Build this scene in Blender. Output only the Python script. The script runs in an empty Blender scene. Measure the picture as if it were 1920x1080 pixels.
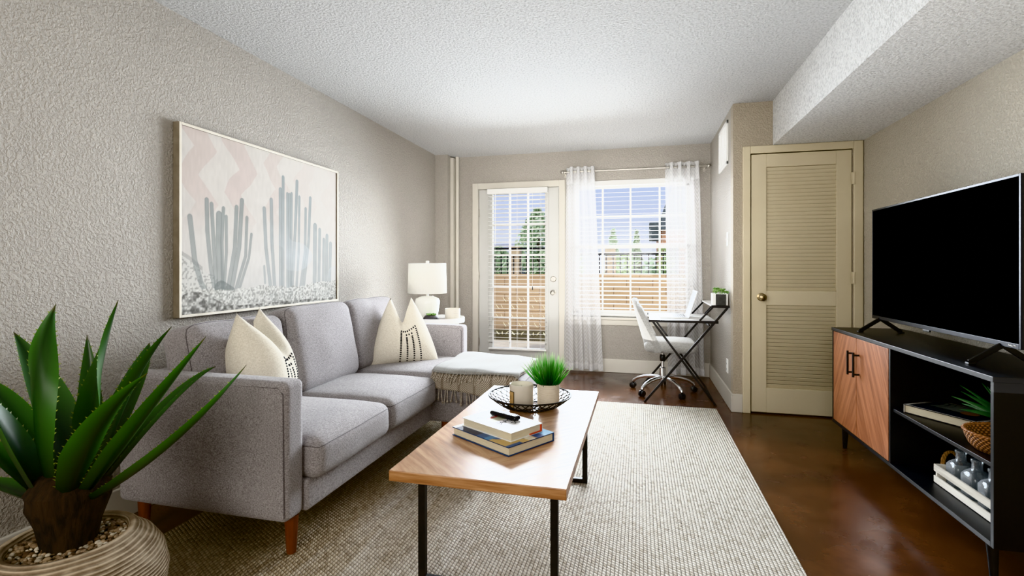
import bpy, bmesh, math, random
import numpy as np
from mathutils import Vector, Matrix

random.seed(11)
rng = np.random.default_rng(5)
R = math.radians
PI = math.pi
scene = bpy.context.scene
COL = scene.collection

# ------------------------------------------------------------------ helpers
def lin(c):
    out = []
    for v in c[:3]:
        v = v / 255.0
        out.append(v / 12.92 if v <= 0.04045 else ((v + 0.055) / 1.055) ** 2.4)
    return (*out, 1.0)

class NT:
    """small node-tree writer"""
    def __init__(self, name):
        self.m = bpy.data.materials.new(name)
        self.m.use_nodes = True
        self.t = self.m.node_tree
        self.b = self.t.nodes['Principled BSDF']
        self.out = self.t.nodes['Material Output']
    def n(self, kind, **kw):
        nd = self.t.nodes.new(kind)
        for k, v in kw.items():
            setattr(nd, k, v)
        return nd
    def l(self, a, b):
        self.t.links.new(a, b)
    def math(self, op, a, b=None, c=None):
        nd = self.n('ShaderNodeMath', operation=op)
        for i, v in enumerate((a, b, c)):
            if v is None:
                continue
            if isinstance(v, (int, float)):
                nd.inputs[i].default_value = v
            else:
                self.l(v, nd.inputs[i])
        return nd.outputs[0]
    def coord(self, kind='Object'):
        return self.n('ShaderNodeTexCoord').outputs[kind]
    def sep(self, v):
        s = self.n('ShaderNodeSeparateXYZ'); self.l(v, s.inputs[0]); return s.outputs
    def comb(self, x, y, z):
        s = self.n('ShaderNodeCombineXYZ')
        for i, v in enumerate((x, y, z)):
            if isinstance(v, (int, float)):
                s.inputs[i].default_value = v
            else:
                self.l(v, s.inputs[i])
        return s.outputs[0]
    def noise(self, vec, scale, detail=2.0, rough=0.5, fac=True):
        nd = self.n('ShaderNodeTexNoise')
        nd.inputs['Scale'].default_value = scale
        nd.inputs['Detail'].default_value = detail
        nd.inputs['Roughness'].default_value = rough
        if vec is not None:
            self.l(vec, nd.inputs['Vector'])
        return nd.outputs['Fac' if fac else 'Color']
    def scaled(self, vec, sx, sy, sz):
        m = self.n('ShaderNodeMapping'); m.inputs['Scale'].default_value = (sx, sy, sz)
        self.l(vec, m.inputs['Vector']); return m.outputs[0]
    def ramp(self, fac, stops, interp='LINEAR'):
        r = self.n('ShaderNodeValToRGB'); cr = r.color_ramp; cr.interpolation = interp
        while len(cr.elements) < len(stops):
            cr.elements.new(0.5)
        for e, (p, c) in zip(cr.elements, stops):
            e.position = p
            e.color = c if not isinstance(c, (int, float)) else (c, c, c, 1)
        self.l(fac, r.inputs[0]); return r.outputs[0]
    def mix(self, fac, a, b, blend='MIX'):
        m = self.n('ShaderNodeMix', data_type='RGBA', blend_type=blend)
        for sock, v in ((m.inputs[0], fac), (m.inputs[6], a), (m.inputs[7], b)):
            if isinstance(v, (int, float)):
                sock.default_value = v
            elif isinstance(v, tuple):
                sock.default_value = v
            else:
                self.l(v, sock)
        return m.outputs[2]
    def bump(self, h, strength, dist):
        b = self.n('ShaderNodeBump'); b.inputs['Strength'].default_value = strength
        b.inputs['Distance'].default_value = dist
        self.l(h, b.inputs['Height']); self.l(b.outputs[0], self.b.inputs['Normal'])
        return b.outputs[0]
    def base(self, v):
        if isinstance(v, tuple): self.b.inputs['Base Color'].default_value = v
        else: self.l(v, self.b.inputs['Base Color'])
    def set(self, **kw):
        names = dict(rough='Roughness', metal='Metallic', spec='Specular IOR Level', trans='Transmission Weight', ior='IOR',
                     sheen='Sheen Weight', coat='Coat Weight', coatr='Coat Roughness', alpha='Alpha', sss='Subsurface Weight')
        for k, v in kw.items():
            s = self.b.inputs[names[k]]
            if isinstance(v, (int, float)): s.default_value = v
            else: self.l(v, s)
        return self

def pmat(name, rgb, rough=0.5, metal=0.0, spec=0.5, rgb2=None, nscale=20.0, lo=0.35, hi=0.65, bscale=None, bstr=0.2, bdist=0.002, stretch=None, **kw):
    N = NT(name)
    co = N.coord()
    if stretch: co = N.scaled(co, *stretch)
    if rgb2 is None:
        rgb2 = tuple(max(0, v * 0.93) for v in rgb)
    N.base(N.ramp(N.noise(co, nscale, 3), [(lo, lin(rgb)), (hi, lin(rgb2))]))
    N.set(rough=rough, metal=metal, spec=spec, **kw)
    if bscale: N.bump(N.noise(co, bscale, 3), bstr, bdist)
    return N.m

WM = {}
def wmat(o):
    return WM.get(o.name, Matrix.Identity(4)) if o else Matrix.Identity(4)

class MB:
    def __init__(self):
        self.bm = bmesh.new(); self.cur = 0; self.uv = None
    def f(self, vs):
        try:
            fc = self.bm.faces.new(vs); fc.material_index = self.cur; return fc
        except ValueError:
            return None
    def v(self, p): return self.bm.verts.new(p)
    def box(self, c, s, rot=None, taper=1.0):
        c = Vector(c); M = rot if rot is not None else Matrix.Identity(3)
        vs = []
        for z in (-1, 1):
            k = taper if z < 0 else 1.0
            for x, y in ((-1, -1), (1, -1), (1, 1), (-1, 1)):
                vs.append(self.v(c + M @ Vector((x * s[0] / 2 * k, y * s[1] / 2 * k, z * s[2] / 2))))
        for q in ((3, 2, 1, 0), (4, 5, 6, 7), (0, 1, 5, 4), (1, 2, 6, 5), (2, 3, 7, 6), (3, 0, 4, 7)):
            self.f([vs[i] for i in q])
        return self
    def bx(self, x0, x1, y0, y1, z0, z1):
        return self.box(((x0 + x1) / 2, (y0 + y1) / 2, (z0 + z1) / 2), (abs(x1 - x0), abs(y1 - y0), abs(z1 - z0)))
    def bar(self, p, q, w, h=None, up=(0, 0, 1)):
        p = Vector(p); q = Vector(q); h = h or w
        d = q - p; L = d.length; d.normalize(); up = Vector(up)
        s = d.cross(up)
        if s.length < 1e-4: s = d.cross(Vector((0, 1, 0)))
        s.normalize(); u = s.cross(d).normalized()
        M = Matrix((s, u, d)).transposed()
        return self.box((p + q) / 2, (w, h, L), M)
    def tube(self, pts, r, segs=8, closed=False, caps=True, flat=1.0):
        pts = [Vector(p) for p in pts]; n = len(pts)
        rad = list(r) if isinstance(r, (list, tuple)) else [r] * n
        t0 = (pts[1] - pts[0]).normalized()
        nrm = t0.orthogonal().normalized()
        rings = []; tp = t0
        for i in range(n):
            if closed: t = (pts[(i + 1) % n] - pts[i - 1]).normalized()
            elif i == 0: t = t0
            elif i == n - 1: t = (pts[-1] - pts[-2]).normalized()
            else: t = ((pts[i + 1] - pts[i]).normalized() + (pts[i] - pts[i - 1]).normalized()).normalized()
            ax = tp.cross(t)
            if ax.length > 1e-6:
                nrm = Matrix.Rotation(tp.angle(t), 3, ax.normalized()) @ nrm
            nrm = (nrm - t * nrm.dot(t)).normalized(); tp = t
            b = t.cross(nrm)
            rings.append([self.v(pts[i] + (nrm * math.cos(2 * PI * k / segs) + b * (flat * math.sin(2 * PI * k / segs))) * rad[i]) for k in range(segs)])
        m = n if closed else n - 1
        for i in range(m):
            a, b = rings[i], rings[(i + 1) % n]
            for k in range(segs):
                self.f([a[k], a[(k + 1) % segs], b[(k + 1) % segs], b[k]])
        if caps and not closed:
            self.f(rings[0][::-1]); self.f(rings[-1])
        return self
    def lathe(self, prof, segs=32, c=(0, 0, 0), ripple=None):
        c = Vector(c); rings = []
        for (r, z) in prof:
            if r < 1e-5:
                rings.append([self.v(c + Vector((0, 0, z)))])
            else:
                rings.append([self.v(c + Vector((r * (1 + (ripple(k / segs, z) if ripple else 0)) * math.cos(2 * PI * k / segs),
                                                 r * (1 + (ripple(k / segs, z) if ripple else 0)) * math.sin(2 * PI * k / segs), z))) for k in range(segs)])
        for a, b in zip(rings, rings[1:]):
            for k in range(segs):
                k2 = (k + 1) % segs
                if len(a) == 1 and len(b) == 1: continue
                if len(a) == 1: self.f([a[0], b[k2], b[k]])
                elif len(b) == 1: self.f([a[k], a[k2], b[0]])
                else: self.f([a[k], a[k2], b[k2], b[k]])
        if len(rings[0]) > 1 and prof[0] != prof[-1]: pass
        return self
    def grid(self, fn, nu, nv, uv=False):
        if uv and self.uv is None: self.uv = self.bm.loops.layers.uv.new('UVMap')
        g = [[self.v(fn(i / nu, j / nv)) for j in range(nv + 1)] for i in range(nu + 1)]
        for i in range(nu):
            for j in range(nv):
                fc = self.f([g[i][j], g[i + 1][j], g[i + 1][j + 1], g[i][j + 1]])
                if uv and fc:
                    for lp, (a, b) in zip(fc.loops, ((i, j), (i + 1, j), (i + 1, j + 1), (i, j + 1))):
                        lp[self.uv].uv = (a / nu, b / nv)
        return self
    def ball(self, c, r, sx=1, sy=1, sz=1, segs=12, rings=8):
        prof = [(abs(math.sin(PI * i / rings)) * r if 0 < i < rings else 0, -math.cos(PI * i / rings) * r) for i in range(rings + 1)]
        n0 = len(self.bm.verts)
        self.lathe(prof, segs, (0, 0, 0))
        self.bm.verts.ensure_lookup_table()
        for v in self.bm.verts[n0:]:
            v.co = Vector((v.co.x * sx, v.co.y * sy, v.co.z * sz)) + Vector(c)
        return self
    def xform(self, M, n0=0):
        self.bm.verts.ensure_lookup_table()
        for v in self.bm.verts[n0:]: v.co = M @ v.co
        return self
    def build(self, name, mat, parent=None, smooth=False, bevel=0, angle=40, sub=0, solid=0, weld=False, segs=2, recalc=True):
        if weld: bmesh.ops.remove_doubles(self.bm, verts=self.bm.verts, dist=1e-5)
        if recalc: bmesh.ops.recalc_face_normals(self.bm, faces=self.bm.faces)
        me = bpy.data.meshes.new(name)
        inv = wmat(parent).inverted()
        self.bm.transform(inv)
        self.bm.to_mesh(me); self.bm.free()
        for m in (mat if isinstance(mat, (list, tuple)) else [mat]): me.materials.append(m)
        if smooth:
            me.polygons.foreach_set('use_smooth', [True] * len(me.polygons))
            me.set_sharp_from_angle(angle=R(angle))
        o = bpy.data.objects.new(name, me); COL.objects.link(o)
        if parent: o.parent = parent
        WM[o.name] = wmat(parent).copy()
        if solid:
            md = o.modifiers.new('solid', 'SOLIDIFY'); md.thickness = solid; md.offset = 0
        if bevel:
            md = o.modifiers.new('bevel', 'BEVEL'); md.width = bevel; md.segments = segs; md.limit_method = 'ANGLE'; md.angle_limit = R(35)
        if sub:
            md = o.modifiers.new('sub', 'SUBSURF'); md.levels = sub; md.render_levels = sub
        return o

def thing(name, label, cat, loc=(0, 0, 0), rotz=0.0, group=None, kind=None):
    o = bpy.data.objects.new(name, None); COL.objects.link(o)
    o.empty_display_size = 0.1
    o.location = loc; o.rotation_euler = (0, 0, rotz)
    WM[o.name] = Matrix.Translation(loc) @ Matrix.Rotation(rotz, 4, 'Z')
    return tag(o, label, cat, group, kind)
def tag(o, label, cat, group=None, kind=None):
    o['label'] = label; o['category'] = cat
    if group: o['group'] = group
    if kind: o['kind'] = kind
    return o
def struct(o):
    o['kind'] = 'structure'; return o
def text(name, s, size, M, mat, parent, align='CENTER', extrude=0.0003):
    cu = bpy.data.curves.new(name, 'FONT'); cu.body = s; cu.size = size; cu.align_x = align; cu.align_y = 'CENTER'; cu.extrude = extrude
    cu.materials.append(mat)
    tmp = bpy.data.objects.new(name + '_outline', cu); COL.objects.link(tmp)
    bpy.context.view_layer.update()
    me = bpy.data.meshes.new_from_object(tmp.evaluated_get(bpy.context.evaluated_depsgraph_get()))
    bpy.data.objects.remove(tmp); bpy.data.curves.remove(cu)
    me.name = name; me.transform(wmat(parent).inverted() @ M)
    if not me.materials: me.materials.append(mat)
    o = bpy.data.objects.new(name, me); COL.objects.link(o); o.parent = parent
    return o
def basis(x, y, z, loc):
    M = Matrix((Vector(x).normalized(), Vector(y).normalized(), Vector(z).normalized())).transposed().to_4x4()
    M.translation = Vector(loc); return M
def dup(o, loc=None, rotz=None, label=None, parent=None):
    c = o.copy(); COL.objects.link(c)
    if parent: c.parent = parent
    if loc is not None: c.location = loc
    if rotz is not None: c.rotation_euler = (0, 0, rotz)
    if label: c['label'] = label
    for ch in list(o.children): dup(ch, parent=c)
    return c

def soft(mb, c, h, r, puff=(0, 0, 0), n=10, M=None, wob=0.0, seed=0, seam=None):
    """rounded, slightly puffed box (cushion) with half sizes h"""
    M = M if M is not None else Matrix.Identity(3); c = Vector(c)
    r = min(r, min(h))
    def ticks(H):
        a = [-H, -H + r * .3, -H + r * .65]; b = [H - r * .65, H - r * .3, H]
        mid = [-(H - r) + 2 * (H - r) * i / n for i in range(n + 1)]
        return a + mid + b
    T = [ticks(v) for v in h]
    def place(p):
        q = Vector([max(-(h[i] - r), min(h[i] - r, p[i])) for i in range(3)])
        d = Vector(p) - q
        if d.length > 1e-9: p2 = q + d.normalized() * r
        else: p2 = Vector(p)
        e = [p2[i] / h[i] for i in range(3)]
        k = lambda v: max(0.0, 1 - v * v)
        out = Vector(p2)
        for i in range(3):
            a, b = (i + 1) % 3, (i + 2) % 3
            out[i] += puff[i] * e[i] * (k(e[a]) * k(e[b])) ** .6
        if wob:
            from mathutils import noise as mn
            w = mn.noise_vector(Vector(p2) * 7 + Vector((seed, seed * 2, 0)))
            out += w * wob
        return c + M @ out
    if seam is not None:
        ax, fr, out = seam   # path round the box on the sides of axis ax, at fr of its half size
        a, b = (ax + 1) % 3, (ax + 2) % 3
        path = [(t, -h[b]) for t in T[a]] + [(h[a], t) for t in T[b][1:]] + [(t, h[b]) for t in T[a][::-1][1:]] + [(-h[a], t) for t in T[b][::-1][1:-1]]
        for (pa, pb) in path:
            p = [0, 0, 0]; p[a] = pa; p[b] = pb; p[ax] = h[ax] - r * fr if fr < 1.5 else 0.0
            out.append(place(p))
    cache = {}
    def vert(p):
        key = tuple(round(x, 6) for x in p)
        if key not in cache: cache[key] = mb.v(place(p))
        return cache[key]
    for ax in range(3):
        a, b = (ax + 1) % 3, (ax + 2) % 3
        for sgn in (-1, 1):
            for i in range(len(T[a]) - 1):
                for j in range(len(T[b]) - 1):
                    q = []
                    for (ii, jj) in ((i, j), (i + 1, j), (i + 1, j + 1), (i, j + 1)):
                        p = [0, 0, 0]; p[ax] = sgn * h[ax]; p[a] = T[a][ii]; p[b] = T[b][jj]
                        q.append(vert(p))
                    mb.f(q if sgn > 0 else q[::-1])
    return mb

def paint_mesh(name, fn, nu, nv, colors, mat, parent):
    """grid with a colour per vertex; fn maps (u,v) arrays to world points, colors is (nu+1, nv+1, 3) linear"""
    u, v = np.meshgrid(np.linspace(0, 1, nu + 1), np.linspace(0, 1, nv + 1), indexing='ij')
    P = fn(u, v).reshape(-1, 3)
    inv = np.array(wmat(parent).inverted())
    P = P @ inv[:3, :3].T + inv[:3, 3]
    idx = np.arange((nu + 1) * (nv + 1)).reshape(nu + 1, nv + 1)
    F = np.stack([idx[:-1, :-1], idx[1:, :-1], idx[1:, 1:], idx[:-1, 1:]], -1).reshape(-1, 4)
    me = bpy.data.meshes.new(name)
    me.vertices.add(len(P)); me.vertices.foreach_set('co', P.astype(np.float32).ravel())
    me.loops.add(F.size); me.loops.foreach_set('vertex_index', F.astype(np.int32).ravel())
    me.polygons.add(len(F)); me.polygons.foreach_set('loop_start', np.arange(0, F.size, 4, dtype=np.int32))
    me.update(calc_edges=True)
    ca = me.color_attributes.new('Col', 'FLOAT_COLOR', 'POINT')
    cc = np.ones((len(P), 4), np.float32); cc[:, :3] = colors.reshape(-1, 3)
    ca.data.foreach_set('color', cc.ravel())
    me.materials.append(mat)
    o = bpy.data.objects.new(name, me); COL.objects.link(o); o.parent = parent
    return o
def vcol_mat(name, rough=.5, spec=.3, bscale=None, bstr=.2, bdist=.001, trans=0):
    N = NT(name)
    a = N.n('ShaderNodeVertexColor', layer_name='Col')
    N.base(a.outputs[0]); N.set(rough=rough, spec=spec)
    if bscale: N.bump(N.noise(N.coord(), bscale, 2), bstr, bdist)
    return N.m

def vnoise(u, v, s, seed=0):
    g = np.random.default_rng(seed).random((200, 200))
    x = u * s + 50.0; y = v * s + 50.0
    xi = np.floor(x).astype(int) % 199; yi = np.floor(y).astype(int) % 199
    fx = x - np.floor(x); fy = y - np.floor(y)
    fx = fx * fx * (3 - 2 * fx); fy = fy * fy * (3 - 2 * fy)
    return g[xi, yi] * (1 - fx) * (1 - fy) + g[xi + 1, yi] * fx * (1 - fy) + g[xi, yi + 1] * (1 - fx) * fy + g[xi + 1, yi + 1] * fx * fy
def npl(c):
    return np.array(lin(c)[:3])

# ------------------------------------------------------------------ room numbers
XL, XR, YR, YD, XS, XF = -2.287, 1.6235, 5.615, 4.307, 0.718, 1.006
ZC, ZS, YB = 2.44, 2.095, -3.2

# ------------------------------------------------------------------ materials
def wall_material(name, rgb):
    N = NT(name); co = N.coord()
    n1 = N.noise(co, 92, 3, .55)
    h = N.ramp(n1, [(.40, 0.0), (.60, 1.0)])
    c = N.ramp(N.noise(co, 1.1, 2), [(.35, lin(rgb)), (.7, lin([v * .965 for v in rgb]))])
    pit = N.ramp(n1, [(.32, (.90, .90, .90, 1)), (.55, (1, 1, 1, 1))])
    N.base(N.mix(1.0, c, pit, 'MULTIPLY')); N.set(rough=.55, spec=.32)
    N.bump(h, .7, .006)
    return N.m
M_WALL = wall_material('greige_wall_paint', (181, 175, 166))
M_WALL_DIM = wall_material('greige_wall_dim_tint', (184, 173, 155))  # same paint as the other walls, tinted tan for its dimmer light
M_WALLR = wall_material('greige_wall_lightened', (204, 197, 183))  # lightened copy of the same paint, so the right wall reads brighter lit
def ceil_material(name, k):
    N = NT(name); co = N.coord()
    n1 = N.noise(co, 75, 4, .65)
    c = N.ramp(n1, [(.3, lin((180 * k, 180 * k, 179 * k))), (.55, lin((218 * k, 218 * k, 217 * k)))])  # shade in the texture pits is darkened into the colour
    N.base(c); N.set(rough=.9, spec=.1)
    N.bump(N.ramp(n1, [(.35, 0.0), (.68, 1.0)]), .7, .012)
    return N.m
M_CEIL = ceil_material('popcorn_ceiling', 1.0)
M_SOFF = ceil_material('popcorn_soffit', 1.13)  # same popcorn finish, lightened to make up for dim light on the soffit
def floor_material():
    N = NT('stained_concrete'); co = N.coord()
    big = N.noise(co, 1.6, 5, .6)
    c = N.ramp(big, [(.30, lin((50, 32, 22))), (.5, lin((76, 49, 33))), (.68, lin((104, 70, 47)))])
    sp = N.ramp(N.noise(co, 210, 2, .6), [(.69, 0.0), (.77, 1.0)])
    msk = N.ramp(N.noise(co, 2.3, 3), [(.48, 0.0), (.7, .55)])
    c2 = N.mix(N.math('MULTIPLY', sp, msk), c, lin((170, 146, 122)))
    N.base(c2)
    N.set(rough=N.ramp(N.noise(co, 6, 4), [(.3, .16), (.7, .30)]), spec=.5)
    N.bump(N.noise(co, 9, 3), .05, .004)
    return N.m
M_FLOOR = floor_material()
M_TRIM = pmat('trim_paint', (204, 199, 189), .4, rgb2=(198, 193, 182), nscale=3)
M_DOORW = pmat('entry_door_paint', (192, 191, 187), .4, rgb2=(186, 185, 180), nscale=2)
M_CLOSET = pmat('closet_door_paint', (208, 197, 170), .42, rgb2=(202, 190, 162), nscale=2)
M_LOUVBK = pmat('louver_gap_shade', (44, 36, 22), .9, rgb2=(36, 29, 17), nscale=5)  # dark backing colour that paints the shade between slats
M_WHITE = pmat('white_plastic', (240, 240, 238), .35, rgb2=(234, 234, 231), nscale=5)
M_BLIND = pmat('blind_slat_white', (236, 235, 232), .4, rgb2=(228, 227, 224), nscale=6)
M_NICKEL = pmat('brushed_nickel', (196, 192, 184), .28, 1.0, rgb2=(176, 172, 164), nscale=30)
M_CHROME = pmat('chrome', (225, 226, 228), .08, 1.0, rgb2=(215, 216, 218), nscale=9)
M_BRASS = pmat('aged_brass', (176, 160, 128), .25, 1.0, rgb2=(150, 134, 102), nscale=30)
M_BLACK = pmat('black_metal', (26, 25, 25), .5, .0, .3, rgb2=(36, 34, 33), nscale=25)
M_BLACKPL = pmat('black_plastic', (18, 18, 19), .35, rgb2=(24, 24, 25), nscale=15)
M_DARK = pmat('dark_gap', (26, 24, 22), .8, rgb2=(18, 16, 15), nscale=5)

def glass_pane(name, tint=(1, 1, 1, 1), refl=.06):
    N = NT(name); t = N.t
    t.nodes.remove(N.b)
    tr = N.n('ShaderNodeBsdfTransparent'); tr.inputs[0].default_value = tint
    gl = N.n('ShaderNodeBsdfGlossy'); gl.inputs['Roughness'].default_value = .02
    lw = N.n('ShaderNodeLayerWeight'); lw.inputs[0].default_value = .25
    mx = N.n('ShaderNodeMixShader')
    N.l(N.math('MULTIPLY', lw.outputs['Fresnel'], .35), mx.inputs[0])
    N.l(tr.outputs[0], mx.inputs[1]); N.l(gl.outputs[0], mx.inputs[2]); N.l(mx.outputs[0], N.out.inputs[0])
    return N.m
M_PANE = glass_pane('window_glass', (.97, .98, .99, 1))

def fabric(name, a, b, scale=420, wv=330, sheen=.25):
    N = NT(name); co = N.coord()
    n1 = N.noise(N.scaled(co, 1, 1, .35), scale, 2, .6)
    n2 = N.noise(N.scaled(co, .3, .3, 1.2), scale, 2, .6)
    n3 = N.noise(co, 3.0, 3)
    f = N.math('ADD', N.math('MULTIPLY', n1, .5), N.math('MULTIPLY', n2, .5))
    c = N.ramp(f, [(.38, lin(b)), (.60, lin(a))])
    c = N.mix(1.0, c, N.ramp(n3, [(.3, (.93, .93, .93, 1)), (.7, (1.04, 1.04, 1.04, 1))]), 'MULTIPLY')
    N.base(c); N.set(rough=.85, spec=.25, sheen=sheen)
    N.bump(f, .28, .002)
    return N.m
M_SOFA = fabric('grey_tweed', (172, 167, 168), (116, 111, 112))
M_SOFASEAM = fabric('grey_seam', (120, 114, 116), (86, 82, 84))
M_PILLOW = fabric('cream_linen', (236, 230, 217), (214, 206, 190), 300, sheen=.1)
M_STITCH = pmat('black_yarn', (24, 23, 25), .9, rgb2=(38, 36, 38), nscale=200)
M_CHAIR = fabric('light_grey_velvet', (160, 159, 156), (132, 131, 128), 200, sheen=.3)

def wood_mat(name, a, b, c, axis='y', scale=1.0, rough=.45, spec=.4):
    N = NT(name); co = N.coord()
    s = {'x': (2.2, 34, 34), 'y': (34, 2.2, 34), 'z': (34, 34, 2.2)}[axis]
    n = N.noise(N.scaled(co, *[v * scale for v in s]), 1.0, 5, .6)
    N.base(N.ramp(n, [(.3, lin(a)), (.5, lin(b)), (.7, lin(c))])); N.set(rough=rough, spec=spec)
    N.bump(n, .08, .001)
    return N.m
M_LEG = wood_mat('walnut_leg', (74, 34, 16), (104, 50, 24), (126, 66, 34), 'z')

def tabletop_mat():
    N = NT('chevron_acacia'); co = N.coord(); x, y, z = N.sep(co)
    ax = N.math('ABSOLUTE', x); sg = N.math('SIGN', x)
    w = N.math('SUBTRACT', y, ax); l = N.math('ADD', y, ax)
    idx = N.math('FLOOR', N.math('DIVIDE', w, .145))
    wn = N.n('ShaderNodeTexWhiteNoise', noise_dimensions='2D')
    N.l(N.comb(idx, sg, 0.0), wn.inputs['Vector'])
    gv = N.comb(N.math('ADD', N.math('MULTIPLY', w, 26.0), N.math('MULTIPLY', wn.outputs[0], 40.0)), N.math('MULTIPLY', l, 3.0), N.math('MULTIPLY', sg, 5.0))
    g = N.noise(gv, 1.0, 5, .62)
    c = N.ramp(g, [(.25, lin((140, 98, 70))), (.45, lin((182, 137, 102))), (.6, lin((204, 165, 129))), (.78, lin((216, 183, 149)))])
    t = N.ramp(wn.outputs[0], [(0.0, (.80, .78, .76, 1)), (1.0, (1.08, 1.08, 1.08, 1))])
    N.base(N.mix(1.0, c, t, 'MULTIPLY')); N.set(rough=.30, spec=.6, coat=.5, coatr=.2)
    N.bump(g, .04, .001)
    return N.m
M_TOP = tabletop_mat()
M_TOPEDGE = wood_mat('acacia_edge', (84, 54, 34), (158, 112, 74), (206, 164, 122), 'x', 1.0, .35)

def walnut_door_mat(yc):
    N = NT('chevron_walnut_veneer'); co = N.coord(); x, y, z = N.sep(co)
    ay = N.math('ABSOLUTE', N.math('SUBTRACT', y, yc))
    w = N.math('ADD', N.math('MULTIPLY', z, .58), N.math('MULTIPLY', ay, 1.05))
    l = N.math('SUBTRACT', ay, z)
    g = N.noise(N.comb(N.math('MULTIPLY', w, 34.0), N.math('MULTIPLY', l, 1.4), 0.0), 1.0, 5, .65)
    big = N.noise(N.comb(N.math('MULTIPLY', w, 7.0), N.math('MULTIPLY', l, .6), 3.0), 1.0, 2)
    f = N.math('ADD', N.math('MULTIPLY', g, .7), N.math('MULTIPLY', big, .3))
    N.base(N.ramp(f, [(.30, lin((92, 54, 36))), (.46, lin((150, 96, 66))), (.58, lin((178, 120, 86))), (.72, lin((196, 138, 102)))]))
    N.set(rough=.38, spec=.4); N.bump(g, .05, .001)
    return N.m
M_STAND = pmat('black_oak_laminate', (15, 15, 18), .40, spec=.5, rgb2=(11, 11, 13), nscale=2, stretch=(30, 2, 30))

def rug_mat():
    N = NT('braided_jute'); co = N.coord(); x, y, z = N.sep(co)
    p, q = .0150, .0165
    xr = N.math('DIVIDE', x, p); row = N.math('FLOOR', xr); fx = N.math('FRACT', xr)
    off = N.math('MULTIPLY', N.math('MODULO', N.math('ABSOLUTE', row), 2.0), .5)
    jit = N.math('MULTIPLY', N.noise(co, 9, 1), .5)
    yr = N.math('ADD', N.math('ADD', N.math('ADD', N.math('DIVIDE', y, q), off), jit), N.math('MULTIPLY', fx, .55))
    kn = N.math('FLOOR', yr); fy = N.math('FRACT', yr)
    hx = N.math('SINE', N.math('MULTIPLY', fx, PI)); hy = N.math('SINE', N.math('MULTIPLY', fy, PI))
    h = N.math('MULTIPLY', N.math('POWER', hx, .5), N.math('ADD', .22, N.math('MULTIPLY', N.math('POWER', hy, .6), .78)))
    fib = N.noise(co, 420, 2, .7)
    hh = N.math('ADD', h, N.math('MULTIPLY', fib, .25))
    wn = N.n('ShaderNodeTexWhiteNoise', noise_dimensions='2D'); N.l(N.comb(row, kn, 0.0), wn.inputs['Vector'])
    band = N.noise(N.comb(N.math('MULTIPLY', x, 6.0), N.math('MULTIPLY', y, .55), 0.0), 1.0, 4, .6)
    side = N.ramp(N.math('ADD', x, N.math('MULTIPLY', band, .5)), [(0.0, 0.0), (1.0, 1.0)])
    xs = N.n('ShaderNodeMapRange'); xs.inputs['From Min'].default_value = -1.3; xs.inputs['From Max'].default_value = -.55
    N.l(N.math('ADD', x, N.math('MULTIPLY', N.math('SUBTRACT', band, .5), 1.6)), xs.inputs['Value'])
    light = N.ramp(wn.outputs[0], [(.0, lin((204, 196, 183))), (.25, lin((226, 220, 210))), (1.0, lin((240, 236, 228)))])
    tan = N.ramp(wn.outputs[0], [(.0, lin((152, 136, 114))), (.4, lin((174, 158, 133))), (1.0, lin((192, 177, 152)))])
    c = N.mix(xs.outputs[0], tan, light)  # tan side holds browner jute and the dark shading there, both as colour
    fleck = N.ramp(N.noise(co, 120, 2), [(.66, 0.0), (.72, .8)])
    c = N.mix(fleck, c, lin((92, 80, 66)))
    c = N.mix(1.0, c, N.ramp(h, [(0.12, (.40, .38, .35, 1)), (.55, (1, 1, 1, 1))]), 'MULTIPLY')  # crevice shade between knots, multiplied into the colour
    N.base(c); N.set(rough=.95, spec=.1)
    N.bump(hh, .9, .011)
    return N.m
M_RUG = rug_mat()

# ------------------------------------------------------------------ room shell
def shell(name, boxes, mat, **kw):
    mb = MB()
    for b in boxes: mb.bx(*b)
    return struct(mb.build(name, mat, **kw))
shell('floor', [(-2.5, 1.85, YB - .15, 5.77, -.06, 0)], M_FLOOR)
shell('ceiling', [(-2.5, 1.85, YB - .15, 5.77, ZC, ZC + .1)], M_CEIL)
shell('wall_left', [(XL - .15, XL, YB, 5.765, 0, ZC)], M_WALL)
shell('wall_right', [(XR, XR + .15, YB, 4.45, 0, ZC)], M_WALLR)
shell('wall_back', [(XL, XR, YB - .12, YB, 0, ZC)], M_WALL)
WX0, WX1, WZ0, WZ1 = -.74, .56, .60, 2.10
DX0, DX1, DZ1 = -1.838, -.862, 2.062
Y2 = 5.765
shell('wall_rear', [(XL, DX0, YR, Y2, 0, ZC), (DX0, DX1, YR, Y2, DZ1, ZC), (DX1, WX0, YR, Y2, 0, ZC), (WX0, WX1, YR, Y2, 0, WZ0),
                    (WX0, WX1, YR, Y2, WZ1, ZC), (WX1, XS + .15, YR, Y2, 0, ZC)], M_WALL)
shell('wall_side', [(XS, XS + .1, YD + .1, YR, 0, ZC)], M_WALL)
CX0, CX1, CZ1 = .845, 1.552, 2.035
shell('wall_closet', [(XS, CX0, YD, YD + .1, 0, ZC), (CX1, XR, YD, YD + .1, 0, ZS), (CX0, CX1, YD, YD + .1, CZ1, ZC), (CX1, XR, YD, YD + .1, ZS, ZC)], M_WALL_DIM)
shell('wall_closet_inside', [(XS + .1, XR, YD + .55, YD + .6, 0, ZC)], M_DARK)
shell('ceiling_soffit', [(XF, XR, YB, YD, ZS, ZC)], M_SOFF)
shell('wall_pilaster', [(XL, -2.135, 5.43, YR, 0, ZC)], M_WALL)
mb = MB(); mb.bx(-2.135, -2.10, 5.52, YR, 0, ZC - .02); mb.tube([(-2.075, 5.585, 0.0), (-2.075, 5.585, ZC)], .022, 12)
struct(mb.build('trim_1', M_TRIM, smooth=True))

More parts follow.
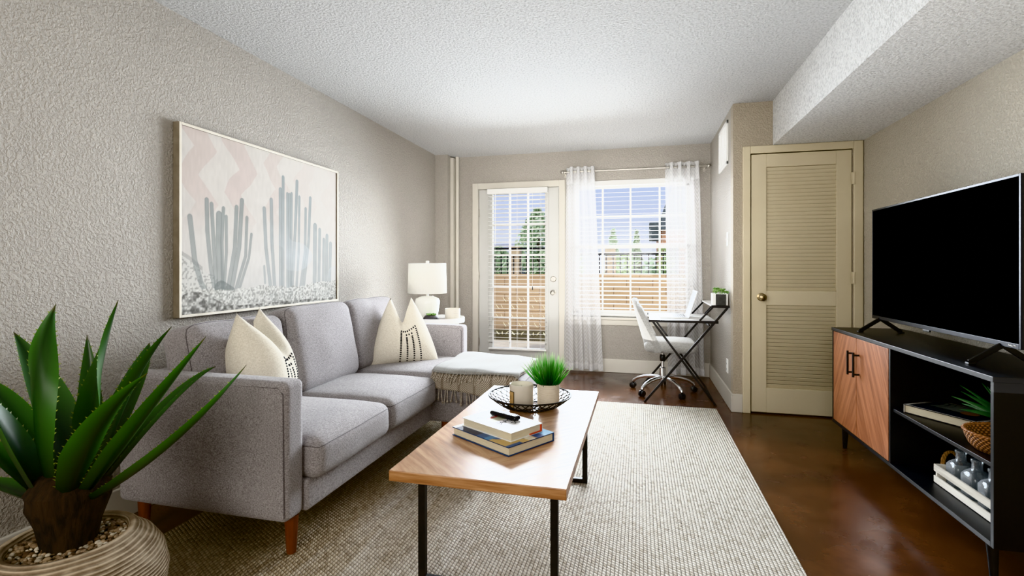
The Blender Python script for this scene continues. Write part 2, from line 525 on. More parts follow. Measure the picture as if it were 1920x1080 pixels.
BBH = .145
def baseboard(name, x0, x1, y0, y1, mat=M_TRIM):
    return struct(MB().bx(x0, x1, y0, y1, 0, BBH).build(name, mat, bevel=.005))
baseboard('baseboard_left', XL, XL + .016, YB, 5.43)
baseboard('baseboard_rear', DX1 + .06, XS, YR - .016, YR)
baseboard('baseboard_side', XS - .016, XS, YD - .016, YR - .016)
baseboard('baseboard_closet', XS - .016, .787, YD - .016, YD)
baseboard('baseboard_right', XR - .016, XR, YB, YD - .02)

# ------------------------------------------------------------------ entry door with lite
door = thing('door_1', 'pale glazed patio door with divided panes behind a white slatted blind', 'door', (DX0 + .03, YR, 0), kind='structure')
mb = MB()
for (a, b, c, d) in ((DX0 - .055, DX0 + .012, 0, DZ1 + .06), (DX1 - .012, DX1 + .055, 0, DZ1 + .06), (DX0 + .012, DX1 - .012, DZ1 - .008, DZ1 + .06)):
    mb.bx(a, b, YR - .018, YR + .10, c, d)
mb.build('door_casing', M_TRIM, door, bevel=.004)
mb = MB(); mb.bx(DX0, DX1, YR + .09, YR + .15, 0, .02); mb.build('threshold', M_NICKEL, door)
lx0, lx1, ly0, ly1 = -1.822, -.880, YR + .02, YR + .062
gx0, gx1, gz0, gz1 = -1.668, -1.025, .205, 2.005
mb = MB()
mb.bx(lx0, gx0, ly0, ly1, .012, 2.05); mb.bx(gx1, lx1, ly0, ly1, .012, 2.05)
mb.bx(gx0, gx1, ly0, ly1, .012, gz0); mb.bx(gx0, gx1, ly0, ly1, gz1, 2.05)
for (a, b, c, d) in ((gx0 - .03, gx0 + .012, gz0 - .03, gz1 + .03), (gx1 - .012, gx1 + .03, gz0 - .03, gz1 + .03),
                     (gx0, gx1, gz0 - .03, gz0 + .012), (gx0, gx1, gz1 - .012, gz1 + .03)):
    mb.bx(a, b, ly0 - .012, ly1 + .012, c, d)
leaf = mb.build('door_leaf', M_DOORW, door, bevel=.003)
mb = MB()
for k in (1, 2):
    x = gx0 + (gx1 - gx0) * k / 3; mb.bx(x - .007, x + .007, ly0 - .003, ly1 + .003, gz0, gz1)
for k in range(1, 5):
    z = gz0 + (gz1 - gz0) * k / 5; mb.bx(gx0, gx1, ly0 - .002, ly1 + .002, z - .007, z + .007)
mb.build('muntin_grille', M_WHITE, leaf)
MB().bx(gx0, gx1, YR + .038, YR + .042, gz0, gz1).build('pane', M_PANE, leaf)
def knob(parent, c, r, name, mat, dirn=(0, -1, 0)):
    mb = MB()
    mb.lathe([(0, 0), (r * 1.1, 0), (r * 1.1, .006), (r * .45, .012), (r * .4, .03), (r * .75, .036), (r, .048), (r * .95, .060), (r * .6, .068), (0, .070)], 24)
    M = basis((1, 0, 0), (0, 0, 1), dirn, c); M = Matrix.Translation(c) @ Vector((0, 0, 1)).rotation_difference(Vector(dirn)).to_matrix().to_4x4()
    mb.xform(M)
    return mb.build(name, mat, parent, smooth=True)
knob(leaf, (-.944, ly0, .862), .029, 'door_knob', M_NICKEL)
mb = MB(); mb.lathe([(0, 0), (.033, 0), (.033, .008), (.026, .016), (.0, .018)], 24)
mb.xform(Matrix.Translation((-.944, ly0, 1.012)) @ Matrix.Rotation(R(90), 4, 'X'))
db = mb.build('deadbolt', M_NICKEL, leaf, smooth=True)
MB().bx(-.949, -.939, ly0 - .030, ly0 - .014, .998, 1.026).build('thumb_turn', M_NICKEL, db, bevel=.002)
for z in (1.78, 1.05, .28):
    mb = MB(); mb.tube([(lx0 - .006, ly0 - .008, z - .05), (lx0 - .006, ly0 - .008, z + .05)], .007, 10)
    mb.bx(lx0 - .012, lx0 + .01, ly0 - .003, ly0 + .001, z - .045, z + .045)
    mb.build('hinge', M_NICKEL, door, smooth=True)

# blinds --------------------------------------------------------------
def blind(name, label, x0, x1, z0, z1, y, pitch, valance, wand_x, cord_x, tilt):
    b = thing(name, label, 'blind', ((x0 + x1) / 2, y, z0))
    mb = MB(); mb.bx(x0 - .012, x1 + .012, y - .030, y + .02, z1 - valance, z1)
    mb.build('head_rail', M_BLIND, b, bevel=.004)
    mb = MB(); n = int((z1 - valance - .03 - z0 - .03) / pitch)
    zt = z1 - valance - .03
    rot = Matrix.Rotation(tilt, 3, 'X')
    for i in range(n):
        mb.box(((x0 + x1) / 2, y, zt - i * pitch), (x1 - x0, .048, .0032), rot)
    mb.build('slats', M_BLIND, b)
    MB().bx(x0, x1, y - .022, y + .022, z0, z0 + .018).build('bottom_rail', M_BLIND, b, bevel=.003)
    mb = MB()
    for t in (.10, .5, .90):
        x = x0 + (x1 - x0) * t
        mb.tube([(x, y - .025, z0 + .01), (x, y - .025, z1 - valance)], .0011, 5)
        mb.tube([(x, y + .025, z0 + .01), (x, y + .025, z1 - valance)], .0011, 5)
    mb.build('ladder_cords', M_BLIND, b)
    if wand_x:
        MB().tube([(wand_x, y - .034, z1 - valance), (wand_x, y - .036, z1 - valance - .58)], .004, 8).build('tilt_wand', M_WHITE, b, smooth=True)
    if cord_x:
        zc = .93
        mb = MB(); mb.tube([(cord_x, y - .034, z1 - valance), (cord_x, y - .034, zc)], .0012, 5); c = mb.build('lift_cord', M_BLIND, b)
        mb = MB(); mb.lathe([(0, 0), (.006, .004), (.005, .03), (.002, .045), (0, .046)], 10, (cord_x, y - .034, zc - .04)); mb.build('cord_tassel', M_BLACKPL, c, smooth=True)
    return b
blind('window_blind', 'white slatted blind with a boxy valance hanging on the glazed door', -1.688, -1.012, .205, 2.045, YR - .032, .0475, .058, -1.60, -1.165, R(-5))
blind('window_blind', 'white slatted blind, fully open, in the wide window between the sheer curtains', WX0 + .015, WX1 - .015, WZ0 + .012, WZ1 - .002, YR + .035, .047, .055, None, None, R(7))

# window --------------------------------------------------------------
win = thing('window_1', 'wide double-hung window with white divided sashes behind sheer curtains', 'window', ((WX0 + WX1) / 2, YR, WZ0), kind='structure')
mb = MB(); yy0, yy1 = YR + .075, YR + .14
mb.bx(WX0, WX0 + .04, yy0, yy1, WZ0, WZ1); mb.bx(WX1 - .04, WX1, yy0, yy1, WZ0, WZ1)
mb.bx(WX0, WX1, yy0, yy1, WZ1 - .04, WZ1); mb.bx(WX0, WX1, yy0, yy1, WZ0, WZ0 + .03)
mb.build('window_frame', M_WHITE, win, bevel=.003)
mb = MB(); mb.bx(WX0 - .03, WX1 + .03, YR - .045, YR + .075, WZ0 - .025, WZ0); mb.build('window_sill', M_TRIM, win, bevel=.006)
mb = MB(); mb.bx(WX0 - .01, WX1 + .01, YR - .014, YR, WZ0 - .085, WZ0 - .025); mb.build('sill_apron', M_TRIM, win, bevel=.003)
for nm, z0, z1, y in (('upper_sash', 1.355, WZ1 - .04, YR + .115), ('lower_sash', WZ0 + .03, 1.395, YR + .09)):
    mb = MB(); a, b = WX0 + .04, WX1 - .04
    mb.bx(a, a + .035, y - .014, y + .014, z0, z1); mb.bx(b - .035, b, y - .014, y + .014, z0, z1)
    mb.bx(a, b, y - .014, y + .014, z0, z0 + .038); mb.bx(a, b, y - .014, y + .014, z1 - .035, z1)
    s = mb.build(nm, M_WHITE, win, bevel=.002)
    mb = MB()
    for x in (-.400, -.097, .212): mb.bx(x - .009, x + .009, y - .008, y + .008, z0, z1)
    zm = (z0 + z1) / 2 + .005
    mb.bx(a, b, y - .007, y + .007, zm - .010, zm + .010)
    mb.build('muntin_grille', M_WHITE, s)
    MB().bx(a + .03, b - .03, y - .002, y + .002, z0 + .03, z1 - .03).build('pane', M_PANE, s)

# curtains ------------------------------------------------------------
def sheer_mat():
    N = NT('sheer_chevron_voile'); t = N.t; t.nodes.remove(N.b)
    u, v, w = N.sep(N.coord('UV'))
    cu = N.math('MULTIPLY', u, 10.0); f = N.math('FRACT', cu); tri = N.math('ABSOLUTE', N.math('SUBTRACT', f, .5))
    st = N.math('FRACT', N.math('ADD', N.math('MULTIPLY', v, 52.0), N.math('MULTIPLY', tri, 3.2)))
    band = N.ramp(st, [(0.0, 1.0), (.35, 1.0), (.5, 0.0), (.9, 0.0), (1.0, 1.0)])
    colm = N.ramp(f, [(0.0, .35), (.12, 1.0), (.88, 1.0), (1.0, .35)])
    pat = N.math('MULTIPLY', band, colm)
    a = N.math('ADD', .52, N.math('MULTIPLY', pat, .34))
    hem = N.ramp(v, [(.0, .3), (.03, .3), (.035, 0.0), (.915, 0.0), (.92, .35)])
    a = N.math('MINIMUM', N.math('ADD', a, hem), .97)
    colr = N.ramp(pat, [(0.0, lin((252, 252, 252))), (1.0, lin((222, 222, 224)))])
    tr = N.n('ShaderNodeBsdfTransparent')
    df = N.n('ShaderNodeBsdfDiffuse'); tl = N.n('ShaderNodeBsdfTranslucent')
    N.l(colr, df.inputs[0]); N.l(colr, tl.inputs[0])
    m1 = N.n('ShaderNodeMixShader'); m1.inputs[0].default_value = .5; N.l(df.outputs[0], m1.inputs[1]); N.l(tl.outputs[0], m1.inputs[2])
    m2 = N.n('ShaderNodeMixShader'); N.l(a, m2.inputs[0]); N.l(tr.outputs[0], m2.inputs[1]); N.l(m1.outputs[0], m2.inputs[2])
    N.l(m2.outputs[0], N.out.inputs[0])
    return N.m
M_SHEER = sheer_mat()
RODY, RODZ = 5.515, 2.190
rod = thing('curtain_rod', 'thin brushed nickel curtain rod with ball ends above the window', 'curtain rod', ((-.832 + .70) / 2, RODY, RODZ))
MB().tube([(-.80, RODY, RODZ), (-.05, RODY, RODZ)], .0075, 12).build('rod', M_NICKEL, rod, smooth=True)
MB().tube([(-.05, RODY, RODZ), (.675, RODY, RODZ)], .0095, 12).build('rod', M_NICKEL, rod, smooth=True)
for x, s in ((-.822, -1), (.690, 1)):
    mb = MB(); mb.ball((x, RODY, RODZ), .021, segs=16, rings=10); mb.tube([(x - s * .035, RODY, RODZ), (x - s * .012, RODY, RODZ)], .012, 12)
    mb.build('finial', M_NICKEL, rod, smooth=True)
for x in (-.80, .655):
    mb = MB(); mb.tube([(x, RODY, RODZ - .012), (x, YR - .004, RODZ - .012)], .005, 8); mb.bx(x - .012, x + .012, YR - .006, YR, RODZ - .045, RODZ + .02)
    mb.build('bracket', M_NICKEL, rod)
def curtain(label, xt0, xt1, xb0, xb1, waves, seed):
    ztop, zbot = RODZ + .048, .035
    c = thing('sheer_curtain', label, 'curtain', ((xt0 + xt1) / 2, RODY, zbot), group='sheer curtain panels at the window')
    rr = random.Random(seed); ph = [rr.uniform(0, 6) for _ in range(4)]
    def fn(u, v):
        x0 = xb0 + (xt0 - xb0) * v; x1 = xb1 + (xt1 - xb1) * v
        uu = u + .012 * math.sin(3 * v * PI + ph[0]) * math.sin(u * PI)
        x = x0 + (x1 - x0) * uu
        amp = .032 + .010 * (1 - v)
        a = 2 * PI * waves * u
        y = RODY + amp * math.sin(a) + .012 * (1 - v) * math.sin(a * 2.3 + ph[1] + 2 * v) + .006 * math.sin(a * .5 + ph[2])
        x += .010 * math.sin(a * 2 + ph[3]) * (.5 + .5 * (1 - v))
        return Vector((x, y - .012, zbot + (ztop - zbot) * v))
    mb = MB(); mb.grid(fn, 150, 40, uv=True)
    cl = mb.build('panel', M_SHEER, c, smooth=True, angle=180, recalc=False)
    # grommets where the cloth crosses the rod
    vr = (RODZ - zbot) / (ztop - zbot)
    for k in range(waves * 2 + 1):
        u = min(.985, max(.015, k / (2 * waves))); p = fn(u, vr)
        mb = MB(); mb.tube([(p.x, RODY + .020 * math.cos(t), RODZ + .020 * math.sin(t)) for t in [2 * PI * i / 18 for i in range(18)]], .0042, 6, closed=True)
        mb.build('grommet', M_NICKEL, c, smooth=True)
    return c
curtain('sheer white chevron curtain hanging beside the patio door', -.775, -.472, -.80, -.375, 4, 3)
curtain('sheer white chevron curtain behind the writing desk in the corner', .262, .600, .295, .655, 4, 9)

# ------------------------------------------------------------------ louvred closet door
cd = thing('door_2', 'cream louvered closet door with a round brass knob', 'door', ((CX0 + CX1) / 2, YD, 0), kind='structure')
mb = MB()
mb.bx(.787, CX0 - .002, YD - .018, YD + .06, 0, CZ1 + .058); mb.bx(CX1 + .004, 1.618, YD - .018, YD + .06, 0, CZ1 + .058)
mb.bx(CX0 - .002, CX1 + .004, YD - .018, YD + .06, CZ1, CZ1 + .058)
mb.build('door_casing', M_CLOSET, cd, bevel=.005)
a0, a1 = CX0 + .006, CX1 - .006; sy0, sy1 = YD - .004, YD + .032
p0, p1 = .960, 1.444
mb = MB()
mb.bx(a0, p0, sy0, sy1, .012, CZ1 - .006); mb.bx(p1, a1, sy0, sy1, .012, CZ1 - .006)
for z0, z1 in ((.012, .205), (.850, .962), (1.926, CZ1 - .006)): mb.bx(p0, p1, sy0, sy1, z0, z1)
cleaf = mb.build('door_leaf', M_CLOSET, cd, bevel=.003)
for z0, z1 in ((.205, .850), (.962, 1.926)):
    mb = MB(); n = int(round((z1 - z0) / .0292)); pt = (z1 - z0) / n
    rot = Matrix.Rotation(R(-64), 3, 'X')
    for i in range(n):
        mb.box(((p0 + p1) / 2, YD + .014, z0 + (i + .5) * pt), (p1 - p0, .0285, .0060), rot)
    mb.cur = 1; mb.bx(p0, p1, YD + .028, YD + .032, z0, z1)  # dark sheet standing in for shade behind the slats
    mb.build('louver_panel', [M_CLOSET, M_LOUVBK], cleaf)
knob(cleaf, (.922, sy0, .912), .029, 'door_knob', M_BRASS)
for z in (1.811, 1.065, .28):
    mb = MB(); mb.tube([(CX1 + .002, YD - .022, z - .045), (CX1 + .002, YD - .022, z + .045)], .0075, 10)
    mb.bx(CX1 - .014, CX1 + .018, YD - .0215, YD - .017, z - .045, z + .045)
    mb.build('hinge', M_CLOSET, cd, smooth=True)

# ------------------------------------------------------------------ wall fittings
v = thing('wall_vent', 'white louvered air return grille high on the recess wall', 'vent', (XS, 4.745, 2.0))
mb = MB()
vy0, vy1, vz0, vz1 = 4.52, 4.97, 2.005, 2.375
mb.bx(XS - .014, XS, vy0, vy0 + .03, vz0, vz1); mb.bx(XS - .014, XS, vy1 - .03, vy1, vz0, vz1)
mb.bx(XS - .014, XS, vy0, vy1, vz0, vz0 + .03); mb.bx(XS - .014, XS, vy0, vy1, vz1 - .03, vz1)
mb.build('frame', M_WHITE, v, bevel=.003)
mb = MB()
for i in range(20):
    mb.box((XS - .006, (vy0 + vy1) / 2, vz0 + .038 + i * .0155), (.013, vy1 - vy0 - .05, .002), Matrix.Rotation(R(35), 3, 'Y'))
for y in (vy0 + .15, vy1 - .15): mb.bx(XS - .011, XS - .002, y - .004, y + .004, vz0 + .03, vz1 - .03)
mb.build('grille_slats', M_WHITE, v)
sw = thing('light_switch', 'small white light switch plate on the recess wall', 'switch', (XS, 4.545, 1.33))
MB().bx(XS - .006, XS, 4.507, 4.583, 1.325, 1.44).build('plate', M_WHITE, sw, bevel=.002)
MB().box((XS - .009, 4.545, 1.383), (.012, .010, .022), Matrix.Rotation(R(20), 3, 'Y')).build('toggle', M_WHITE, sw)
ol = thing('power_outlet', 'white power outlet low on the recess wall beneath the desk shelf', 'outlet', (XS, 4.56, .26))
MB().bx(XS - .006, XS, 4.525, 4.600, .258, .373).build('plate', M_WHITE, ol, bevel=.002)
for z in (.29, .335):
    mb = MB(); mb.bx(XS - .008, XS - .005, 4.545, 4.58, z - .014, z + .014); s = mb.build('socket', M_WHITE, ol, bevel=.001)
    MB().bx(XS - .0085, XS - .0075, 4.553, 4.556, z - .006, z + .006).bx(XS - .0085, XS - .0075, 4.568, 4.571, z - .006, z + .006).build('slots', M_DARK, s)

# ------------------------------------------------------------------ rug
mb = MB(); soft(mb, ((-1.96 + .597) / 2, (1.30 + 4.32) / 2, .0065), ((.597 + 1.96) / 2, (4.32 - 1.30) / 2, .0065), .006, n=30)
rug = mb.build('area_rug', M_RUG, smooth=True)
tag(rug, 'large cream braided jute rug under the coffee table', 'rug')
RZ = .013

# ------------------------------------------------------------------ sectional sofa
sofa = thing('sectional_sofa', 'grey tweed sectional sofa with chaise along the left wall', 'sofa', (-1.72, 2.70, 0))
sofa['label'] = 'grey tweed sectional sofa with a chaise and tapered wooden legs'
A0, A1, B0, B1 = 1.655, 1.768, 3.645, 3.758
SZ0 = .158
def arm(y0, y1):
    mb = MB(); soft(mb, ((-2.135 - 1.308) / 2, (y0 + y1) / 2, (SZ0 + .698) / 2), ((2.135 - 1.308) / 2, (y1 - y0) / 2, (.698 - SZ0) / 2), .026, (.0, .006, .004), 8)
    a = mb.build('armrest', M_SOFA, sofa, smooth=True, angle=70)
    mb = MB(); ys = y0 + .002 if y0 < 2 else y0 + .002
    pts = [(-2.11, ys, .678), (-1.345, ys, .678), (-1.322, ys, .655), (-1.318, ys, .18)]
    mb.tube(pts, .0028, 6); mb.build('piping', M_SOFASEAM, a, smooth=True)
arm(A0, A1); arm(B0, B1)
mb = MB(); soft(mb, (-1.70, (A1 + 3.02) / 2, .222), (.405, (3.02 - A1) / 2 + .002, .0645), .016, n=6); mb.build('base', M_SOFA, sofa, smooth=True)
mb = MB(); soft(mb, (-1.20, (3.005 + B1) / 2, .222), (.505, (B1 - 3.005) / 2, .0645), .016, n=6); mb.build('chaise_base', M_SOFA, sofa, smooth=True)
mb = MB(); soft(mb, (-2.075, (A1 + B0) / 2, .42), (.058, (B0 - A1) / 2 + .002, .262), .03, n=6); mb.build('back_frame', M_SOFA, sofa, smooth=True)
def seat(y0, y1, x0, x1, nm, seed, z0=.284, z1=.446):
    mb = MB(); c = ((x0 + x1) / 2, (y0 + y1) / 2, (z0 + z1) / 2); h = ((x1 - x0) / 2, (y1 - y0) / 2, (z1 - z0) / 2)
    sm = []; soft(mb, c, h, .045, (.014, .003, .026), 14, wob=.004, seed=seed, seam=(2, .55, sm))
    s = mb.build(nm, M_SOFA, sofa, smooth=True, angle=180)
    mb = MB(); mb.tube(sm, .0022, 5, closed=True); mb.build('seam', M_SOFASEAM, s, smooth=True)
    return s
seat(A1 + .003, 2.378, -1.96, -1.248, 'seat_cushion', 1)
seat(2.382, 2.990, -1.96, -1.248, 'seat_cushion', 2)
seat(2.994, B0 - .002, -1.96, -.700, 'chaise_cushion', 3, z1=.455)
def backc(y0, y1, seed, top, dx=0.0):
    mb = MB(); M = Matrix.Rotation(R(-11), 3, 'Y'); sm = []
    soft(mb, (-1.925 + dx, (y0 + y1) / 2, .445 + (top - .445) / 2), (.092, (y1 - y0) / 2, (top - .445) / 2 + .01), .055, (.030, .004, .012), 14, M, wob=.007, seed=seed, seam=(0, .6, sm))
    b = mb.build('back_cushion', M_SOFA, sofa, smooth=True, angle=180)
    MB().tube(sm, .0022, 5, closed=True).build('seam', M_SOFASEAM, b, smooth=True)
backc(A1 + .01, 2.372, 4, .868, -.012)
backc(2.376, 2.992, 5, .898, .012)
backc(2.996, 3.635, 6, .898, .0)
def sleg(x, y, z0):
    mb = MB(); mb.lathe([(0, z0), (.0165, z0), (.0185, z0 + .004), (.027, SZ0 + .004), (0, SZ0 + .004)], 20, (x, y, 0))
    mb.build('leg', M_LEG, sofa, smooth=True)
for x, y, z in ((-1.338, 1.725, RZ), (-2.085, 1.735, 0), (-2.085, 3.70, 0), (-.745, 3.70, RZ), (-1.215, 3.055, RZ), (-.745, 3.055, RZ)): sleg(x, y, z)

# pillows --------------------------------------------------------------
def pillow_fn(w, h, t, chop, pinch):
    def S(u, v, side):
        s = (v + 1) / 2
        x = w / 2 * u * (1 - .05 * (1 - v * v)) * (1 - pinch * s ** 1.9)
        y = h / 2 * v * (1 - .10 * (1 - u * u) * (1 if v < 0 else .3))
        y -= chop * math.exp(-(u / .50) ** 2) * s ** 1.6
        th = t / 2 * (max(0, (1 - abs(u) ** 2.6) * (1 - abs(v) ** 2.6))) ** .62
        y += .055 * h / .46 * abs(u) ** 4 * s ** 3
        th *= 1 - .30 * math.exp(-(u / .25) ** 2) * s ** 2
        return Vector((x, y, side * th))
    return S
def pillow(label, M, w, h, t, chop, pinch, pc):
    p = thing('throw_pillow', label, 'pillow', tuple(M.translation), group='cream stitched throw pillows on the sofa')
    S = pillow_fn(w, h, t, chop, pinch)
    mb = MB()
    for sd in (1, -1):
        mb.grid(lambda a, b: M @ S(2 * a - 1, 2 * b - 1, sd), 36, 36)
    body = mb.build('cover', M_PILLOW, p, smooth=True, angle=180, weld=True)
    mb = MB()
    def dot(u, v, vert=True):
        e = 1e-3
        a = S(u, v, 1); du = (S(u + e, v, 1) - a).normalized(); dv = (S(u, v + e, 1) - a).normalized()
        nn = du.cross(dv).normalized(); dv = nn.cross(du)
        rot = Matrix((du, dv, nn)).transposed()
        n0 = len(mb.bm.verts)
        mb.ball((0, 0, 0), 1, segs=8, rings=5)
        mb.bm.verts.ensure_lookup_table()
        sx, sy = (.0076, .0054) if vert else (.0052, .0078)
        for q in mb.bm.verts[n0:]:
            q.co = M @ (a + rot @ Vector((q.co.x * sx, q.co.y * sy, q.co.z * .0035)))
    for du, top in ((-.30, .26), (-.10, .06), (.10, .06), (.30, .26)):
        k = 0; vv = -.93
        while vv < top:
            dot(pc + du, vv); vv += .071
    for uu in np.arange(-.30, .301, .0857): dot(pc + uu, .30, False)
    for uu in np.arange(-.10, .101, .10): dot(pc + uu, .12, False)
    mb.build('yarn_stitching', M_STITCH, p, smooth=True)
def orient(face, lean, loc, roll=0):
    n = Vector((math.cos(face), math.sin(face), 0))
    x = Vector((-n.y, n.x, 0)); up = Vector((0, 0, 1))
    up2 = (up * math.cos(lean) - n * math.sin(lean)); nn = (n * math.cos(lean) + up * math.sin(lean))
    x2 = x * math.cos(roll) + up2 * math.sin(roll); u3 = up2 * math.cos(roll) - x * math.sin(roll)
    return basis(x2, u3, nn, loc)
pillow('cream pillow with black yarn stitching against the far armrest, facing the room', orient(R(-55), R(20), (-1.66, 3.345, .655)), .50, .46, .21, .13, .70, .16)
pillow('cream pillow seen edge-on just behind the armrest next to the agave', orient(R(20), R(12), (-1.775, 2.07, .66)), .46, .47, .29, .12, .42, .0)

# throw blanket -----------------------------------------------------------
def throw_mat(name, top):
    N = NT(name); x, y, z = N.sep(N.coord())
    f = N.math('FRACT', N.math('MULTIPLY', x, 9.5)); tri = N.math('ABSOLUTE', N.math('SUBTRACT', f, .5))
    l = N.math('ADD', N.math('SUBTRACT', z, y), N.math('MULTIPLY', tri, .11))
    st = N.math('FRACT', N.math('MULTIPLY', l, 88.0))
    k = N.ramp(st, [(.30, 0.0), (.45, 1.0), (.85, 1.0), (1.0, 0.0)])
    colm = N.ramp(f, [(.0, 1.0), (.06, 1.0), (.09, 0.0), (.9, 0.0), (.94, 1.0)])
    k = N.math('MINIMUM', N.math('ADD', N.math('MULTIPLY', k, 1.0), N.math('MULTIPLY', colm, .55)), 1.0)
    if top:
        N.base(N.mix(N.math('MULTIPLY', k, .45), lin((156, 155, 152)), lin((126, 123, 118))))
    else:
        N.base(N.mix(k, lin((206, 198, 186)), lin((122, 110, 97))))
    N.set(rough=.95, spec=.1, sheen=.2); N.bump(N.math('ADD', st, N.noise(N.coord(), 300, 2)), .35, .002)
    return N.m
M_TH_TOP = throw_mat('throw_top_weave', True); M_TH_LOW = throw_mat('throw_herringbone', False)
M_FRINGE = pmat('throw_fringe', (188, 178, 165), .95, rgb2=(150, 139, 127), nscale=60)
th = thing('throw_blanket', 'beige herringbone throw with knotted fringe folded over the chaise end', 'blanket', (-.99, 3.3, .48))
TX0, TX1 = -1.275, -.712
def drape(u, s, top, hang, lift):
    """s runs from the far edge over the cushion to the hanging edge"""
    L1 = .615; L = L1 + hang; d = s * L
    x = TX0 + (TX1 - TX0) * u
    if not top: x += .006 * math.sin(9 * u + 3)
    crown = .024 * (1 - ((x + 1.33) / .64) ** 2) if abs((x + 1.33) / .64) < 1 else 0
    z0 = .466 + lift + crown * .9
    if d < L1:
        y = 3.60 - d; z = z0 + .006 * math.sin(d * 16 + u * 5) * math.sin(u * 7 + 1)
        edge = max(0, d - (L1 - .05)) / .05; z -= .012 * edge ** 2; 
    else:
        e = d - L1; y = 2.985 - .014 * min(1, e / .03) - lift * .8; z = z0 - .012 - e
        y -= .012 * math.sin(u * 14 + top * 2) * min(1, e / .06) * .6
    x += .0
    return Vector((x, y, z))
hangf = lambda u: .085 + .045 * u
mb = MB(); mb.grid(lambda u, s: drape(u, s, False, .092 + .05 * u, .002), 40, 60)
mb.build('lower_fold', M_TH_LOW, th, smooth=True, angle=180, solid=.006)
mb = MB(); mb.grid(lambda u, s: drape(u, s, True, .004 + .008 * math.sin(u * 6), .016), 40, 50)
mb.build('upper_fold', M_TH_TOP, th, smooth=True, angle=180, solid=.010)
mb = MB()
def strand(p, ln, dx, dy=0.0):
    p = Vector(p)
    pts = [p + Vector((dx * t, -dy * t, -ln * t)) for t in (0, .3, .6, .85, 1.0)]
    mb.tube(pts, [.0026, .0032, .0030, .0028, .0022], 6)
    mb.ball(p + Vector((dx * .86, -dy * .86, -ln * .86)), .0062, segs=7, rings=5)
rr = random.Random(4)
for i in range(13):
    u = (i + .5) / 13
    e = drape(u, 1.0, False, .092 + .05 * u, .002)
    for k in (-1, 1): strand(e + Vector((k * .006, -.002, .002)), .085 + rr.uniform(-.012, .012), k * .004 + rr.uniform(-.012, .012))
for i in range(24):
    u = (i + .5) / 24
    e = drape(u, 1.0, True, .004 + .008 * math.sin(u * 6), .016)
    strand(e + Vector((0, -.008, .003)), .062 + rr.uniform(-.01, .012), rr.uniform(-.028, -.002), .005)
mb.build('knotted_fringe', M_FRINGE, th, smooth=True)

# ------------------------------------------------------------------ coffee table
TBX, TBY = -.518, 2.175
tb = thing('coffee_table', 'wooden coffee table with chevron top and thin black metal legs on the rug', 'table', (TBX, TBY, 0))
mb = MB(); mb.bx(-.818, -.218, 1.543, 2.807, .424, .460)
mb.bm.faces.ensure_lookup_table()
for fc in mb.bm.faces:
    fc.normal_update()
    if abs(fc.normal.z) < .5: fc.material_index = 1
mb.build('tabletop', [M_TOP, M_TOPEDGE], tb, bevel=.003)
for x in (TBX - .24, TBX + .24):
    for y in (1.685, 2.662):
        MB().bx(x - .0125, x + .0125, y - .0125, y + .0125, RZ, .425).build('leg', M_BLACK, tb, bevel=.0015)
for y in (1.685, 2.662):
    MB().bx(TBX - .2275, TBX + .2275, y - .0125, y + .0125, RZ, RZ + .022).build('foot_bar', M_BLACK, tb, bevel=.0015)
    MB().bx(TBX - .2275, TBX + .2275, y - .0125, y + .0125, .402, .4245).build('top_bar', M_BLACK, tb, bevel=.0015)
TZ = .4602

# books -----------------------------------------------------------------
M_PAGES = pmat('book_pages', (224, 216, 194), .8, rgb2=(200, 190, 166), nscale=8, stretch=(2, 2, 260), bscale=30, bstr=.25, bdist=.0006)
def book(name, label, front, ex, lx, wx, z0, th, cov, cover_colors, spine_mat, group):
    """front: near corner; ex: unit vec to the left corner (length lx); width wx towards the spine"""
    f = Vector((front[0], front[1], 0)); e = Vector((ex[0], ex[1], 0)).normalized(); s = Vector((e.y, -e.x, 0))
    if s.x < 0: s = -s
    ctr = f + e * lx / 2 + s * wx / 2
    b = thing(name, label, 'book', (ctr.x, ctr.y, z0), group=group)
    rot = Matrix((s, e, Vector((0, 0, 1)))).transposed()
    def bb(c, sz): return MB().box(ctr + rot @ Vector(c), sz, rot)
    bb((.0, 0, th / 2 + z0), (wx - .012, lx - .008, th - .007)).build('page_block', M_PAGES, b)
    mb = MB(); mb.box(ctr + rot @ Vector((0, 0, z0 + .0016)), (wx, lx, .0032), rot); mb.box(ctr + rot @ Vector((0, 0, z0 + th - .0016)), (wx, lx, .0032), rot)
    mb.box(ctr + rot @ Vector((wx / 2 - .002, 0, z0 + th / 2)), (.004, lx, th), rot)
    cv = mb.build('cover', spine_mat, b, bevel=.0008)
    if cover_colors is not None:
        n = cover_colors.shape
        def fn(u, v):
            P = np.zeros(u.shape + (3,))
            o = f; 
            for i in range(3):
                P[..., i] = (f[i] if i < 2 else 0) + s[i] * wx * u + e[i] * lx * v
            P[..., 2] = z0 + th + .0004
            return P
        paint_mesh('cover_art', fn, n[0] - 1, n[1] - 1, cover_colors, vcol_mat(name + '_art', .3, .45), cv)
    return b, cv, f, s, e, z0 + th
nu = 90
U_, V_ = np.meshgrid(np.linspace(0, 1, 80), np.linspace(0, 1, 110), indexing='ij')
def layer(base, mask, col):
    m = np.clip(mask, 0, 1)[..., None]; return base * (1 - m) + npl(col) * m
C1 = np.ones(U_.shape + (3,)) * npl((44, 84, 136))
C1 = layer(C1, (V_ > .55) * 1.0, (30, 42, 74)); C1 = layer(C1, (V_ > .93) * 1.0, (225, 226, 226))
C1 = layer(C1, (U_ < .20 + .12 * np.sin(V_ * 14)) & (V_ < .33) & (V_ > .05), (196, 164, 100))
C1 = layer(C1, ((U_ > .3) & (U_ < .62) & (V_ < .10 + .05 * np.sin(U_ * 22))), (198, 168, 108))
C1 = layer(C1, ((U_ - .52) ** 2 + (V_ - .06) ** 2 < .006), (222, 214, 196))
